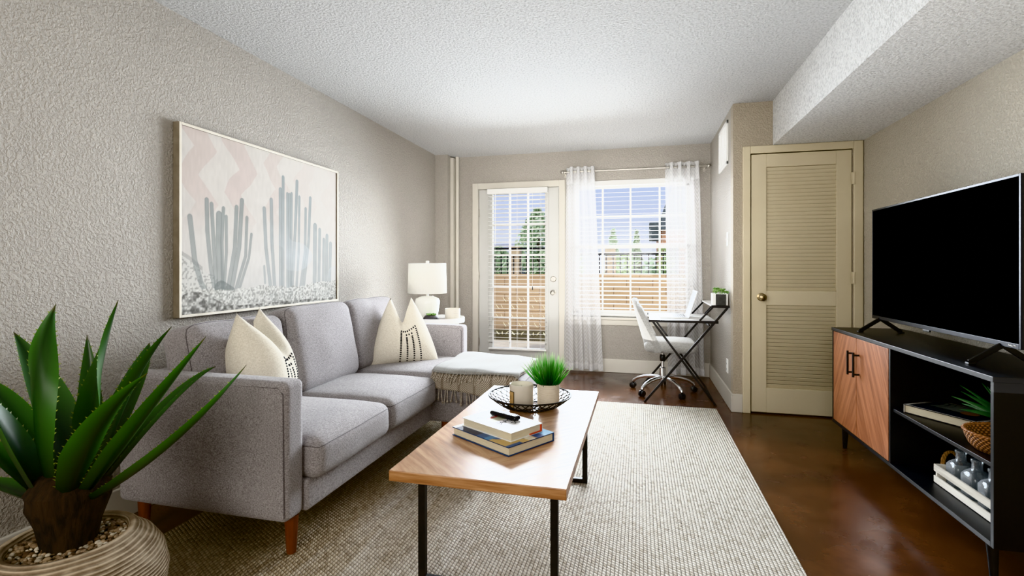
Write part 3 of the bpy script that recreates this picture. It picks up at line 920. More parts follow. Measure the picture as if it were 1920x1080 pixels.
C1 = layer(C1, ((U_ > .78) & (V_ < .3)), (120, 168, 206))
C1 = layer(C1, ((V_ > .33) & (V_ < .42) & (U_ < .25)), (70, 130, 180))
M_BLUEC = pmat('blue_cover', (44, 74, 118), .4, rgb2=(36, 60, 100), nscale=9)
M_WHITEC = pmat('white_cover', (238, 238, 236), .4, rgb2=(230, 230, 228), nscale=9)
M_ORANGE = pmat('orange_endpaper', (214, 78, 34), .6, rgb2=(196, 66, 28), nscale=9)
ex = (-.284, .179)
book('book', 'larger blue-covered book at the bottom of the pair on the coffee table', (-.457, 1.755), ex, .334, .247, TZ, .034, None, C1, M_BLUEC, 'books on the coffee table')
C2 = np.ones(U_.shape + (3,)) * npl((236, 236, 236))
C2 = layer(C2, ((np.abs(U_ - .48) < .22) & (V_ > .5) & (V_ < .66)), (206, 204, 178))
C2 = layer(C2, ((np.abs(U_ - .5) < .20) & (V_ > .655) & (V_ < .70)), (170, 60, 54))
for (cu_, cv_, r_) in ((.80, .36, .055), (.88, .26, .05), (.72, .22, .05), (.24, .78, .06), (.84, .46, .04)):
    d = np.sqrt((U_ - cu_) ** 2 + ((V_ - cv_) * 1.5) ** 2)
    C2 = layer(C2, (np.abs(d - r_) < .010) | (np.abs(d - r_ * .5) < .007), (176, 178, 180))
b2, cv2, f2, s2, e2, zt2 = book('book', 'smaller white book with black lettering on top of the blue book', (-.461, 1.808), (-.24, .142), .282, .176, TZ + .0345, .034, None, C2, M_WHITEC, 'books on the coffee table')
p = f2 + e2 * .115 + s2 * .085
text('cover_lettering', 'JAPO', .036, basis(s2, e2, (0, 0, 1), (p.x, p.y, zt2 + .0006)), M_STITCH, cv2)
p = f2 + e2 * .08 + s2 * .11
text('cover_lettering', 'SO', .034, basis(s2, e2, (0, 0, 1), (p.x, p.y, zt2 + .0006)), M_STITCH, cv2)
rot = Matrix((s2, e2, Vector((0, 0, 1)))).transposed()
mb = MB(); c = f2 + s2 * .169
mb.box((c.x + e2.x * .004, c.y + e2.y * .004, zt2 - .0165), (.006, .0095, .0275), rot)
c = f2 + s2 * .135
mb.box((c.x + e2.x * .004, c.y + e2.y * .004, zt2 - .0290), (.062, .0095, .004), rot)
mb.build('endpaper', M_ORANGE, b2)
# remote
M_KEY = pmat('remote_key', (205, 205, 208), .4, rgb2=(190, 190, 194), nscale=40)
rm = thing('remote_control', 'slim black remote control lying on the white book', 'remote', (-.535, 1.985, zt2))
d = Vector((-.130, .067, 0)).normalized(); s = Vector((d.y, -d.x, 0))
rot = Matrix((d, -s, Vector((0, 0, 1)))).transposed()
cz = zt2 + .0105
mb = MB(); soft(mb, (-.533, 1.990, cz), (.072, .019, .0098), .0092, n=6, M=rot)
rbody = mb.build('body', pmat('remote_gloss_black', (20, 20, 24), .2, rgb2=(26, 26, 30), nscale=15), rm, smooth=True)
def rp(a, b): return Vector((-.533, 1.990, cz + .0098)) + rot @ Vector((a, b, 0))
for i, a in enumerate(np.linspace(-.058, .056, 9)):
    for b in ((-.009, 0, .009) if i not in (4,) else (0,)):
        mb = MB(); q = rp(a, b)
        if i == 4: mb.lathe([(0, 0), (.009, 0), (.009, .0012), (0, .0016)], 14, q)
        else: mb.lathe([(0, 0), (.0030, 0), (.0030, .0012), (0, .0015)], 10, q)
        mb.build('button', M_KEY, rm, smooth=True)

# wire bowl ---------------------------------------------------------------
BX, BY = -.520, 2.412
bw = thing('wire_bowl', 'shallow black wire bowl on the far half of the coffee table', 'bowl', (BX, BY, TZ))
def ring(r, z, n=48): return [(BX + r * math.cos(2 * PI * i / n), BY + r * math.sin(2 * PI * i / n), z) for i in range(n)]
RB, RT, HB = .095, .200, .062
MB().tube(ring(RT, TZ + HB), .0042, 8, closed=True).build('rim', M_BLACK, bw, smooth=True)
MB().tube(ring(RB, TZ + .0035), .0032, 8, closed=True).build('base_ring', M_BLACK, bw, smooth=True)
def wires(sgn, n=30):
    mb = MB()
    for k in range(n):
        a0 = 2 * PI * k / n; pts = []
        for i in range(9):
            t = i / 8; r = RB + (RT - RB) * t; z = TZ + .0035 + (HB - .0035) * (t ** 1.7); a = a0 + sgn * .52 * t
            pts.append((BX + r * math.cos(a), BY + r * math.sin(a), z))
        mb.tube(pts, .0024, 5)
    return mb.build('wire_mesh', M_BLACK, bw, smooth=True)
wires(1); wires(-1)
mb = MB()
for k in range(-3, 4):
    y = k * .025; x = math.sqrt(RB ** 2 - y * y)
    mb.tube([(BX - x, BY + y, TZ + .0035), (BX + x, BY + y, TZ + .0035)], .0017, 5)
    mb.tube([(BX + y, BY - x, TZ + .0048), (BX + y, BY + x, TZ + .0048)], .0017, 5)
mb.build('wire_mesh', M_BLACK, bw, smooth=True)
ZB = TZ + .0068
# candle
M_CANDLE = pmat('frosted_candle_glass', (222, 217, 206), .3, rgb2=(214, 207, 194), nscale=4)
M_WAX = pmat('candle_wax', (236, 232, 222), .5, rgb2=(230, 225, 213), nscale=10)
M_LABEL = pmat('kraft_label', (201, 168, 116), .6, rgb2=(188, 152, 100), nscale=12)
def candle(name, label, c, r, h, g):
    k = thing(name, label, 'candle', c, group=None)
    mb = MB(); mb.lathe([(0, 0), (r * .94, 0), (r, .005), (r, h - .002), (r - .002, h), (r - .004, h - .002), (r - .004, h * .80)], 40, c)
    mb.build('glass_cup', g, k, smooth=True)
    mb = MB(); mb.lathe([(0, h * .80), (r - .0045, h * .80)], 40, c); w = mb.build('wax', M_WAX, k)
    MB().tube([(c[0], c[1], c[2] + h * .80), (c[0] + .001, c[1], c[2] + h * .80 + .012)], .001, 6).build('wick', M_STITCH, w)
    return k
cc = (-.556, 2.388, ZB)
cn = candle('candle', 'ivory jar candle with a tan label standing in the wire bowl', cc, .058, .112, M_CANDLE)
def curved(c, r, a0, a1, z0, z1, name, mat, parent):
    mb = MB(); mb.grid(lambda u, v: Vector((c[0] + r * math.cos(a0 + (a1 - a0) * u), c[1] + r * math.sin(a0 + (a1 - a0) * u), c[2] + z0 + (z1 - z0) * v)), 14, 1)
    return mb.build(name, mat, parent, smooth=True, recalc=False)
# label faces the sofa corner: right edge near the front
toc = math.atan2(-cc[1], -cc[0])
lb = curved(cc, .0584, toc - R(100), toc - R(37), .006, .082, 'paper_label', M_STITCH, cn)
curved(cc, .0588, toc - R(100), toc - R(41), .006, .079, 'label_face', M_LABEL, lb)
for z, w, h in ((.060, .012, .006), (.050, .010, .011), (.037, .010, .004), (.020, .012, .005)):
    ang = toc - R(60); n = Vector((math.cos(ang), math.sin(ang), 0)); xx = Vector((-n.y, n.x, 0))
    M = basis(xx, (0, 0, 1), n, (cc[0] + n.x * .0595, cc[1] + n.y * .0595, cc[2] + z))
    text('label_print', {.006: '8', .011: 'D', .004: '-', .005: '='}[h], h * 1.5, M, M_STITCH, lb, extrude=.0001)
# grass pot
M_RIB = NT('ribbed_stoneware'); _x, _y, _z = M_RIB.sep(M_RIB.coord())
_h = M_RIB.math('ADD', M_RIB.math('SINE', M_RIB.math('MULTIPLY', _z, 1150.0)), M_RIB.math('MULTIPLY', M_RIB.noise(M_RIB.coord(), 60, 2), 1.0))
M_RIB.base(M_RIB.ramp(M_RIB.math('MULTIPLY', M_RIB.math('ADD', _h, 1.0), .4), [(.0, lin((196, 178, 152))), (.6, lin((232, 222, 206)))])); M_RIB.set(rough=.7); M_RIB.bump(_h, .5, .0012)
M_SOIL = pmat('dark_soil', (52, 40, 30), .95, rgb2=(30, 24, 18), nscale=80, bscale=120, bstr=.6)
gp = thing('potted_grass', 'bright green faux grass in a cream ribbed pot standing in the wire bowl', 'plant', (-.432, 2.432, ZB))
gc = (-.432, 2.432, ZB)
mb = MB(); mb.lathe([(0, 0), (.050, 0), (.054, .004), (.055, .106), (.053, .110), (.050, .108), (.050, .090)], 40, gc); mb.build('pot', M_RIB.m, gp, smooth=True)
mb = MB(); mb.lathe([(0, .093), (.0505, .090)], 30, gc); mb.build('soil', M_SOIL, gp)
def grass_mat():
    N = NT('faux_grass'); x, y, z = N.sep(N.coord())
    g = N.n('ShaderNodeAttribute', attribute_name='Col').outputs['Fac']
    u, v, w = N.sep(N.coord('UV'))
    c = N.ramp(v, [(0.0, lin((24, 70, 30))), (.35, lin((36, 118, 44))), (.7, lin((92, 182, 74))), (.9, lin((206, 232, 190)))])
    N.base(c); N.set(rough=.4, spec=.4); return N.m
M_GRASS = grass_mat()
mb = MB(); rr = random.Random(2)
mb.uv = mb.bm.loops.layers.uv.new('UVMap')
for i in range(260):
    a = rr.uniform(0, 2 * PI); r0 = .044 * math.sqrt(rr.random()); out = (r0 / .044) * rr.uniform(.35, 1.0)
    L = rr.uniform(.125, .185) * (1.06 - .22 * out)
    p0 = Vector((gc[0] + r0 * math.cos(a), gc[1] + r0 * math.sin(a), gc[2] + .092))
    lean = .80 * out ** 1.5 + rr.uniform(-.08, .08); a2 = a + rr.uniform(-.5, .5)
    dirv = Vector((math.cos(a2) * math.sin(lean), math.sin(a2) * math.sin(lean), math.cos(lean)))
    w = rr.uniform(.0028, .0048); sd = dirv.cross(Vector((math.cos(a + 1.3), math.sin(a + 1.3), .3))).normalized()
    prev = None
    for k in range(5):
        t = k / 4; c = p0 + dirv * L * t + Vector((0, 0, -.018 * out * t * t)) ; ww = w * (1 - t) ** .6 * (.7 + .6 * t) if k < 4 else .0003
        cur = (mb.v(c - sd * ww), mb.v(c + sd * ww), t)
        if prev:
            fc = mb.f([prev[0], prev[1], cur[1], cur[0]])
            for lp, tt in zip(fc.loops, (prev[2], prev[2], t, t)): lp[mb.uv].uv = (.5, tt)
        prev = cur
go = mb.build('grass_blades', M_GRASS, gp, smooth=True, recalc=False); go['kind'] = 'stuff'

# ------------------------------------------------------------------ framed painting
PY0, PY1, PZ0, PZ1 = 2.052, 3.435, .887, 1.880
pt = thing('framed_painting', 'large framed painting of pale grey cacti on blush pink above the sofa', 'picture', (XL, (PY0 + PY1) / 2, PZ0))
M_FRAME = pmat('champagne_frame', (226, 219, 205), .35, .25, rgb2=(212, 204, 188), nscale=14)
M_FRAMES = pmat('frame_side', (150, 140, 124), .45, .2, rgb2=(134, 124, 108), nscale=14)
fx = XL + .042; fw = .014
mb = MB()
mb.bx(XL + .002, fx, PY0, PY0 + fw, PZ0, PZ1); mb.bx(XL + .002, fx, PY1 - fw, PY1, PZ0, PZ1)
mb.bx(XL + .002, fx, PY0 + fw, PY1 - fw, PZ0, PZ0 + fw); mb.bx(XL + .002, fx, PY0 + fw, PY1 - fw, PZ1 - fw, PZ1)
mb.bm.faces.ensure_lookup_table()
for fc in mb.bm.faces:
    fc.normal_update()
    if abs(fc.normal.x) < .5: fc.material_index = 1
mb.build('frame', [M_FRAME, M_FRAMES], pt, bevel=.0015)
NU, NV = 420, 300
u, v_ = np.meshgrid(np.linspace(0, 1, NU + 1), np.linspace(0, 1, NV + 1), indexing='ij')
# positions were read off the slanted canvas: undo its perspective
def homog(src, dst):
    A = []; B = []
    for (x, y), (X, Y) in zip(src, dst):
        A += [[x, y, 1, 0, 0, 0, -X * x, -X * y], [0, 0, 0, x, y, 1, -Y * x, -Y * y]]; B += [X, Y]
    h = np.linalg.solve(np.array(A, float), np.array(B, float)); return np.append(h, 1).reshape(3, 3)
HM = homog([(75, 92), (805, 312), (75, 1002), (805, 932)], [(0, 1), (1, 1), (0, 0), (1, 0)])
def uvp(x, y):
    q = HM @ np.array([x, y, 1.0]); return q[0] / q[2], q[1] / q[2]
ASP = (PY1 - PY0) / (PZ1 - PZ0)
col = np.ones(u.shape + (3,)) * npl((218, 212, 205))
warp = (vnoise(u, v_, 9, 3) - .5) * .03
zz = lambda vv: np.abs(((vv * 3.3) % 1.0) - .5) * .17
for k, off in enumerate((-.02, .20, .42, .64, .86)):
    band = np.abs((u - off + warp - zz(v_ + .07 * k)) - .05) < .052
    fade = np.clip((v_ - .42) / .25, 0, 1) * (.95 - .75 * np.clip((u - .3) / .5, 0, 1))
    col = layer(col, band * fade, (211, 198, 191))
col = layer(col, np.clip(.55 - v_, 0, 1) * 1.1, (226, 225, 222))
brush = (vnoise(u * 3, v_ * .6, 40, 8) - .5) * .07 + (vnoise(u, v_, 22, 9) - .5) * .05
ground = v_ < (.11 + .05 * vnoise(u, v_, 7, 12) + .02 * (vnoise(u, v_, 60, 14) - .5))
hill_y = np.interp(u, [0, .04, .12, .20, .26, .40], [.33, .30, .22, .17, .10, 0])
hill = v_ < hill_y + .015 * (vnoise(u, v_, 40, 31) - .5)
sp = vnoise(u * 1.4, v_, 110, 21); sp2 = vnoise(u * 1.4, v_, 55, 22)
col = layer(col, hill * .85, (222, 220, 214)); col = layer(col, hill * np.clip((sp - .6) * 4, 0, .6), (150, 148, 143))
edge = np.abs(v_ - hill_y) < .012
col = layer(col, edge * (u < .1) * .4, (130, 128, 124))
def stroke(pts, w, c, a=1.0, base_fade=True):
    global col
    P = [uvp(*q) for q in pts]
    best = np.full(u.shape, 9.0)
    for (x0, y0), (x1, y1) in zip(P, P[1:]):
        X, Y = u * ASP, v_; x0, x1 = x0 * ASP, x1 * ASP
        L = (x1 - x0) ** 2 + (y1 - y0) ** 2 + 1e-9
        t = np.clip(((X - x0) * (x1 - x0) + (Y - y0) * (y1 - y0)) / L, 0, 1)
        best = np.minimum(best, np.hypot(X - x0 - t * (x1 - x0), Y - y0 - t * (y1 - y0)))
    m = np.clip((w - best) / .003 + .5, 0, 1)
    tone = a * (1.0 if not base_fade else np.clip(.62 + .55 * (v_ - .15), .5, 1.0))
    rim = np.clip((best - w * .55) / (w * .45), 0, 1)
    col = layer(col, m * tone, c)
    col = layer(col, m * rim * .35 * tone, tuple(x * .78 for x in c))
CG, CD = (150, 156, 154), (132, 138, 136)
for pts, w in (([(118, 532), (140, 740), (170, 850), (222, 945)], .016), ([(195, 450), (198, 600), (215, 780), (240, 930)], .014), ([(217, 470), (225, 620), (240, 900)], .013),
               ([(252, 520), (250, 640), (260, 920)], .021), ([(272, 490), (265, 650), (270, 900)], .012), ([(285, 530), (286, 700), (275, 880)], .011),
               ([(333, 485), (325, 680), (290, 900)], .015), ([(358, 452), (345, 680), (310, 880)], .016), ([(381, 535), (375, 720), (330, 880)], .012), ([(402, 615), (390, 730), (345, 880)], .010)):
    stroke(pts, w, CG)
stroke([(262, 880), (300, 905)], .05, CD, .9)
for pts, w in (([(462, 490), (470, 680), (500, 940)], .015), ([(495, 447), (498, 650), (515, 940)], .015), ([(462, 770), (466, 850)], .009), ([(538, 397), (540, 940)], .016),
               ([(551, 337), (550, 940)], .014), ([(571, 417), (572, 940)], .012), ([(581, 420), (581, 940)], .012), ([(591, 416), (588, 940)], .012), ([(617, 357), (608, 600), (590, 940)], .015),
               ([(628, 432), (625, 700), (610, 940)], .012), ([(658, 490), (655, 700), (625, 940)], .014), ([(680, 437), (672, 650), (640, 940)], .015), ([(703, 572), (700, 940)], .022),
               ([(725, 592), (720, 940)], .017), ([(745, 640), (740, 940)], .016), ([(760, 622), (755, 940)], .019), ([(777, 660), (770, 940)], .019)):
    stroke(pts, w, (158, 165, 165), .95)
col = layer(col, np.clip(.25 - np.abs(v_ - .33), 0, .25) * 1.4 * np.clip((u - .45) * 5, 0, 1) * (vnoise(u, v_, 6, 40) > .5), (214, 219, 224))
g = ground * (.55 + .35 * sp2)
col = layer(col, g, (214, 212, 205)); col = layer(col, ground * np.clip((sp - .54) * 4.0, 0, .6), (146, 144, 139)); col = layer(col, ground * np.clip((.36 - sp) * 5, 0, .9), (240, 238, 232))
dark = (v_ < .10 * np.exp(-((u - .06) / .12) ** 2) + .02)
col = layer(col, dark * np.clip((sp2 - .3) * 1.6, 0, .8), (92, 90, 86))
col = np.clip(col * (1 + brush[..., None]) * .82, 0, 1)
def cfn(uu, vv):
    P = np.zeros(uu.shape + (3,)); P[..., 0] = XL + .033
    P[..., 1] = PY0 + fw + (PY1 - PY0 - 2 * fw) * uu; P[..., 2] = PZ0 + fw + (PZ1 - PZ0 - 2 * fw) * vv; return P
paint_mesh('canvas', cfn, NU, NV, col, vcol_mat('painted_canvas', .85, .12, 350, .15, .0008), pt)

# ------------------------------------------------------------------ side table, lamp, candle, succulent
STX, STY, STZ = -1.70, 4.12, .683
st = thing('side_table', 'round white-rimmed side table with a dark tray top beyond the sofa arm', 'table', (STX, STY, 0))
M_STTOP = pmat('dark_tray_top', (92, 84, 78), .3, rgb2=(76, 69, 64), nscale=4)
mb = MB(); mb.lathe([(0, STZ - .012), (.216, STZ - .012), (.216, STZ), (0, STZ)], 48, (STX, STY, 0)); mb.build('tray_top', M_STTOP, st, smooth=True)
mb = MB(); mb.lathe([(.216, STZ - .014), (.222, STZ - .014), (.222, STZ + .028), (.216, STZ + .028), (.216, STZ - .014)], 48, (STX, STY, 0)); mb.build('rim', M_WHITE, st, smooth=True)
for k in range(3):
    a = R(90 + 120 * k); mb = MB()
    mb.tube([(STX + .19 * math.cos(a), STY + .19 * math.sin(a), 0), (STX + .16 * math.cos(a), STY + .16 * math.sin(a), STZ - .012)], .009, 10); mb.build('leg', M_WHITE, st, smooth=True)
LX, LY = -1.812, 4.125
lp = thing('table_lamp', 'white ribbed glass table lamp with a drum shade on the side table', 'lamp', (LX, LY, STZ))
M_CERAM = pmat('white_glazed_ceramic', (238, 237, 231), .15, rgb2=(228, 227, 220), nscale=4, coat=.4)
mb = MB(); mb.lathe([(0, 0), (.082, 0), (.088, .01), (.094, .06), (.105, .13), (.108, .165), (.098, .188), (.070, .201), (.056, .205), (.056, .209), (.02, .211), (0, .211)], 72, (LX, LY, STZ + .0005),
                    ripple=lambda t, z: .022 * abs(math.sin(t * 2 * PI * 15)) * (1 if .012 < z < .195 else 0))
mb.build('lamp_base', M_CERAM, lp, smooth=True, angle=60)
MB().tube([(LX, LY, STZ + .205), (LX, LY, STZ + .275)], .011, 12).build('stem', M_CERAM, lp, smooth=True)
def shade_mat():
    N = NT('linen_shade'); t = N.t; t.nodes.remove(N.b)
    df = N.n('ShaderNodeBsdfDiffuse'); tl = N.n('ShaderNodeBsdfTranslucent')
    c = N.ramp(N.noise(N.scaled(N.coord(), 1, 1, .1), 300, 2), [(.3, lin((242, 240, 234))), (.7, lin((250, 248, 243)))])
    N.l(c, df.inputs[0]); N.l(c, tl.inputs[0])
    m = N.n('ShaderNodeMixShader'); m.inputs[0].default_value = .4; N.l(df.outputs[0], m.inputs[1]); N.l(tl.outputs[0], m.inputs[2]); N.l(m.outputs[0], N.out.inputs[0]); return N.m
mb = MB(); mb.lathe([(.170, .918), (.163, 1.176)], 48, (LX, LY, 0)); sh = mb.build('lamp_shade', shade_mat(), lp, smooth=True, solid=.002)
mb = MB(); mb.tube([(LX + .163 * math.cos(2 * PI * i / 40), LY + .163 * math.sin(2 * PI * i / 40), 1.176) for i in range(40)], .003, 6, closed=True)
mb.tube([(LX - .163, LY, 1.172), (LX + .163, LY, 1.172)], .002, 6); mb.build('shade_ring', M_WHITE, sh, smooth=True)
mb = MB(); mb.lathe([(0, .955), (.012, .955), (.012, .99), (.028, 1.02), (.030, 1.045), (.018, 1.07), (0, 1.075)], 20, (LX, LY, 0)); mb.build('bulb', M_WHITE, lp, smooth=True)
mb = MB(); mb.lathe([(0, 1.172), (.014, 1.172), (.014, 1.200), (.010, 1.203), (0, 1.203)], 16, (LX, LY, 0)); mb.build('finial', M_CERAM, lp, smooth=True)

def side_candle():
    c = (-1.556, 4.075, STZ + .0005)
    k = candle('candle', 'white jar candle with faint script on the side table by the lamp', c, .064, .108, M_CANDLE)
    ang = math.atan2(-c[1], -c[0]) + R(22); rr = random.Random(3)
    for z, w in ((.085, .018), (.068, .05), (.050, .034), (.036, .026), (.022, .03)):
        pts = []
        for i in range(14):
            a = ang + (i / 13 - .5) * w / .064
            pts.append((c[0] + .0643 * math.cos(a), c[1] + .0643 * math.sin(a), c[2] + z + (.0022 if w > .03 else .0008) * math.sin(i * 2.4)))
        MB().tube(pts, .00045 if w < .05 else .0007, 4).build('label_print', M_STITCH, k)
side_candle()

def succ_rosette(mb, c, r, n, tilt, rr, layers=3):
    c = Vector(c)
    for L in range(layers):
        k = n - L; rad = r * (1 - .27 * L)
        for i in range(k):
            a = 2 * PI * i / k + L * .5 + rr.uniform(-.15, .15); el = R(tilt + 24 * L) + rr.uniform(-.12, .12)
            d = Vector((math.cos(a) * math.cos(el), math.sin(a) * math.cos(el), math.sin(el)))
            p = [c + d * rad * t for t in (0, .35, .7, .92, 1.0)]
            mb.tube(p, [rad * .10, rad * .17, rad * .18, rad * .08, .0003], 6)
M_SUCC = pmat('succulent_leaf', (136, 168, 96), .5, rgb2=(84, 126, 62), nscale=40, lo=.3, hi=.7)
sp_ = thing('potted_succulent', 'small green succulent in a dark diamond-textured bowl in front of the lamp', 'plant', (-1.712, 3.975, STZ + .0005))
M_DKPOT = pmat('dark_grey_ceramic', (74, 70, 72), .6, rgb2=(56, 53, 56), nscale=30)
def diam(t, z): return .05 * (abs(math.sin(t * 2 * PI * 9 + z * 95)) * abs(math.sin(t * 2 * PI * 9 - z * 95)))
sc = (-1.712, 3.975, STZ + .0005)
prof = [(0, 0), (.044, 0)] + [(.044 + .020 * math.sin(PI * t), .002 + .052 * t) for t in np.linspace(0, 1, 14)] + [(.040, .056), (.038, .048)]
mb = MB(); mb.lathe(prof, 90, sc, ripple=diam); mb.build('pot', M_DKPOT, sp_, smooth=True, angle=80)
mb = MB(); mb.lathe([(0, .050), (.040, .048)], 20, sc); mb.build('soil', M_SOIL, sp_)
mb = MB(); rr = random.Random(8)
for dx, dy, r in ((0, 0, .036), (-.026, .008, .028), (.026, -.004, .030), (.004, .026, .026), (-.008, -.024, .026)):
    succ_rosette(mb, (sc[0] + dx, sc[1] + dy, sc[2] + .054), r, 7, 30, rr)
mb.build('succulent_leaves', M_SUCC, sp_, smooth=True)

# ------------------------------------------------------------------ agave in planter
def U(u_, v2, Y):
    th = .2476; c, s = math.cos(th), math.sin(th); xc = (u_ - 960) / 946.35; zc = (502.11 - v2) / 946.35
    t = Y / (xc * s + c); return Vector(((xc * c - s) * t, Y, 1.1407 + zc * t))
AGX, AGY = -1.618, 1.115
ag = thing('potted_agave', 'large spiky green agave in a ribbed stone planter beside the sofa arm', 'plant', (AGX, AGY, 0))
N = NT('ribbed_planter'); _x, _y, _z = N.sep(N.coord()); 
_w = N.math('ADD', _z, N.math('MULTIPLY', N.noise(N.coord(), 4, 2), .02))
_s = N.math('SINE', N.math('MULTIPLY', _w, 620.0))
N.base(N.ramp(N.math('ADD', N.math('MULTIPLY', _s, .25), N.noise(N.coord(), 30, 4)), [(.2, lin((132, 116, 98))), (.7, lin((192, 176, 154)))])); N.set(rough=.9, spec=.15); N.bump(_s, .8, .004)
M_PLANTER = N.m
mb = MB()
mb.lathe([(0, 0.001), (.150, 0.001), (.175, .012), (.212, .075), (.236, .15), (.244, .215), (.232, .272), (.205, .315), (.172, .342), (.164, .352), (.155, .357), (.143, .355), (.137, .345), (.137, .30)], 64, (AGX, AGY, 0))
mb.build('planter', M_PLANTER, ag, smooth=True, angle=60)
M_MULCH = pmat('planter_soil', (58, 46, 36), .95, rgb2=(30, 24, 20), nscale=60, bscale=90, bstr=.7)
mb = MB(); mb.lathe([(0, .330), (.139, .322)], 30, (AGX, AGY, 0)); mb.build('soil', M_MULCH, ag)
mb = MB(); rr = random.Random(5)
for i in range(520):
    a = rr.uniform(0, 2 * PI); r = .136 * math.sqrt(rr.uniform(.12, 1)); s = rr.uniform(.0045, .0085)
    mb.cur = rr.choice((0, 0, 1, 2))
    mb.ball((AGX + r * math.cos(a), AGY + r * math.sin(a), .331 + rr.uniform(0, .010)), s, rr.uniform(.8, 1.3), rr.uniform(.8, 1.3), rr.uniform(.6, .9), 7, 5)
pb = mb.build('pebbles', [pmat('pebble_tan', (168, 148, 122), .5, rgb2=(120, 100, 80), nscale=40), pmat('pebble_pale', (204, 194, 176), .5, rgb2=(170, 160, 142), nscale=40), pmat('pebble_brown', (104, 82, 62), .5, rgb2=(70, 54, 42), nscale=40)], ag, smooth=True)
pb['kind'] = 'stuff'
M_TRUNK = pmat('fibrous_trunk', (46, 33, 22), .95, rgb2=(20, 14, 10), nscale=60, stretch=(1, 1, .15), bscale=160, bstr=.8, bdist=.006)
mb = MB(); mb.lathe([(0, .325), (.062, .325), (.066, .36), (.078, .41), (.094, .46), (.098, .50), (.07, .54), (.03, .56), (0, .56)], 28, (AGX, AGY, 0), ripple=lambda t, z: .05 * math.sin(t * 2 * PI * 13 + z * 60))
mb.build('trunk', M_TRUNK, ag, smooth=True)
M_AGAVE = vcol_mat('agave_leaf', .38, .45, 60, .08, .002)
def agave_leaf(base, tip, bow, W, tw=0.0, face=None, dark=0.0):
    """base->tip with sideways sag 'bow' (world vector added at the middle); V channel section, toothed edges"""
    base, tip, bow = Vector(base), Vector(tip), Vector(bow)
    NS = 40; pts = []
    for i in range(NS + 1):
        t = i / NS; pts.append(base.lerp(tip, t) + bow * (4 * t * (1 - t)))
    axis = Vector((AGX, AGY, .0))
    mb = MB(); cols = []
    rings = []
    for i, p in enumerate(pts):
        t = i / NS
        T = (pts[min(i + 1, NS)] - pts[max(i - 1, 0)]).normalized()
        if face is None:
            f = Vector((AGX - p.x, AGY - p.y, 0)) * 1.0 + Vector((0, 0, .25))
        else: f = Vector(face)
        f = (f - T * f.dot(T)).normalized()
        if tw: f = Matrix.Rotation(tw * t, 3, T) @ f
        s = T.cross(f).normalized()
        w = W * (.50 + .5 * min(1, t / .30) ** .8) if t < .30 else W * max(0.0, 1 - ((t - .30) / .70) ** 1.7)
        w = max(w, .0006)
        ch = w * .42; tk = .010 * (1 - t) ** .7 + .0008
        sec = [(-1.0, ch, 0), (-.5, ch * .28, 0), (0, 0, 0), (.5, ch * .28, 0), (1.0, ch, 0), (.5, ch * .28 - tk * .8, 1), (0, -tk, 1), (-.5, ch * .28 - tk * .8, 1)]
        ring_ = []
        for a, hh, bk in sec:
            ring_.append(mb.v(p + s * (a * w) + f * hh))
            e = abs(a)
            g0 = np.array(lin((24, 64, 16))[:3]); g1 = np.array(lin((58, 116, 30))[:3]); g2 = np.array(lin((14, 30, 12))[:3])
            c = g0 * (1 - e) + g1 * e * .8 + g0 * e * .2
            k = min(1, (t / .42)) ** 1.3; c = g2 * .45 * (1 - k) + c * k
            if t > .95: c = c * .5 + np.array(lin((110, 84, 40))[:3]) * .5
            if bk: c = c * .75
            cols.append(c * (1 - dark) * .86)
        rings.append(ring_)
    for a, b in zip(rings, rings[1:]):
        for k in range(8): mb.f([a[k], a[(k + 1) % 8], b[(k + 1) % 8], b[k]])
    mb.f(rings[0][::-1]); mb.f(rings[-1])
    L = (tip - base).length; nt_ = max(8, int(L / .022))
    for sd in (0, 4):
        for j in range(2, nt_):
            i = int(NS * j / nt_); i2 = min(NS, i + 1)
            p = rings[i][sd].co; q = rings[i2][sd].co
            o = (p - rings[i][2].co)
            if o.length < .006: continue
            o = o.normalized(); d = (q - p).normalized()
            base_l = .0055; tipv = p + o * .0065 + d * .004
            a_, b_, c_ = mb.v(p - d * base_l * .5 - o * .001), mb.v(p + d * base_l * .5 - o * .001), mb.v(tipv)
            mb.f([a_, b_, c_]); 
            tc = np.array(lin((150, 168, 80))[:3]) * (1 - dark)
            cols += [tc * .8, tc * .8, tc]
    ob = mb.build('leaf', M_AGAVE, ag, smooth=True, angle=50, recalc=False)
    ca = ob.data.color_attributes.new('Col', 'FLOAT_COLOR', 'POINT')
    cc_ = np.ones((len(cols), 4), np.float32); cc_[:, :3] = np.array(cols)
    ca.data.foreach_set('color', cc_.ravel())
    return ob
def bp(a, r=.062, z=.50):
    return (AGX + r * math.cos(R(a)), AGY + r * math.sin(R(a)), z)
# upright centre leaves and the ring around them; tips read off the photo at their own depths
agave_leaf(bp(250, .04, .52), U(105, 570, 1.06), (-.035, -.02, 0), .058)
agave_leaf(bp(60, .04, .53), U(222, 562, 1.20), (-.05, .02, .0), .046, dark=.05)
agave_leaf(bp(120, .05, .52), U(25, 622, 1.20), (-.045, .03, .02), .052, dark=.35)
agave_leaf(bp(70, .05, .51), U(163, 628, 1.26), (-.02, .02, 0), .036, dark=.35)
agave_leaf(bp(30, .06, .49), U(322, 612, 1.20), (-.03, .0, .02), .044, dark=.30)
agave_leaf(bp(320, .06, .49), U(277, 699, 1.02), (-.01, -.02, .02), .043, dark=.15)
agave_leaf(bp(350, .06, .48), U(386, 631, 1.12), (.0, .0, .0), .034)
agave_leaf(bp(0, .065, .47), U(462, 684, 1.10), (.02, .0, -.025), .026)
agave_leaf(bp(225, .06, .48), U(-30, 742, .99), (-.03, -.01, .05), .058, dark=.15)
agave_leaf(bp(170, .06, .49), U(-40, 705, 1.16), (-.02, .0, .05), .045, dark=.2)
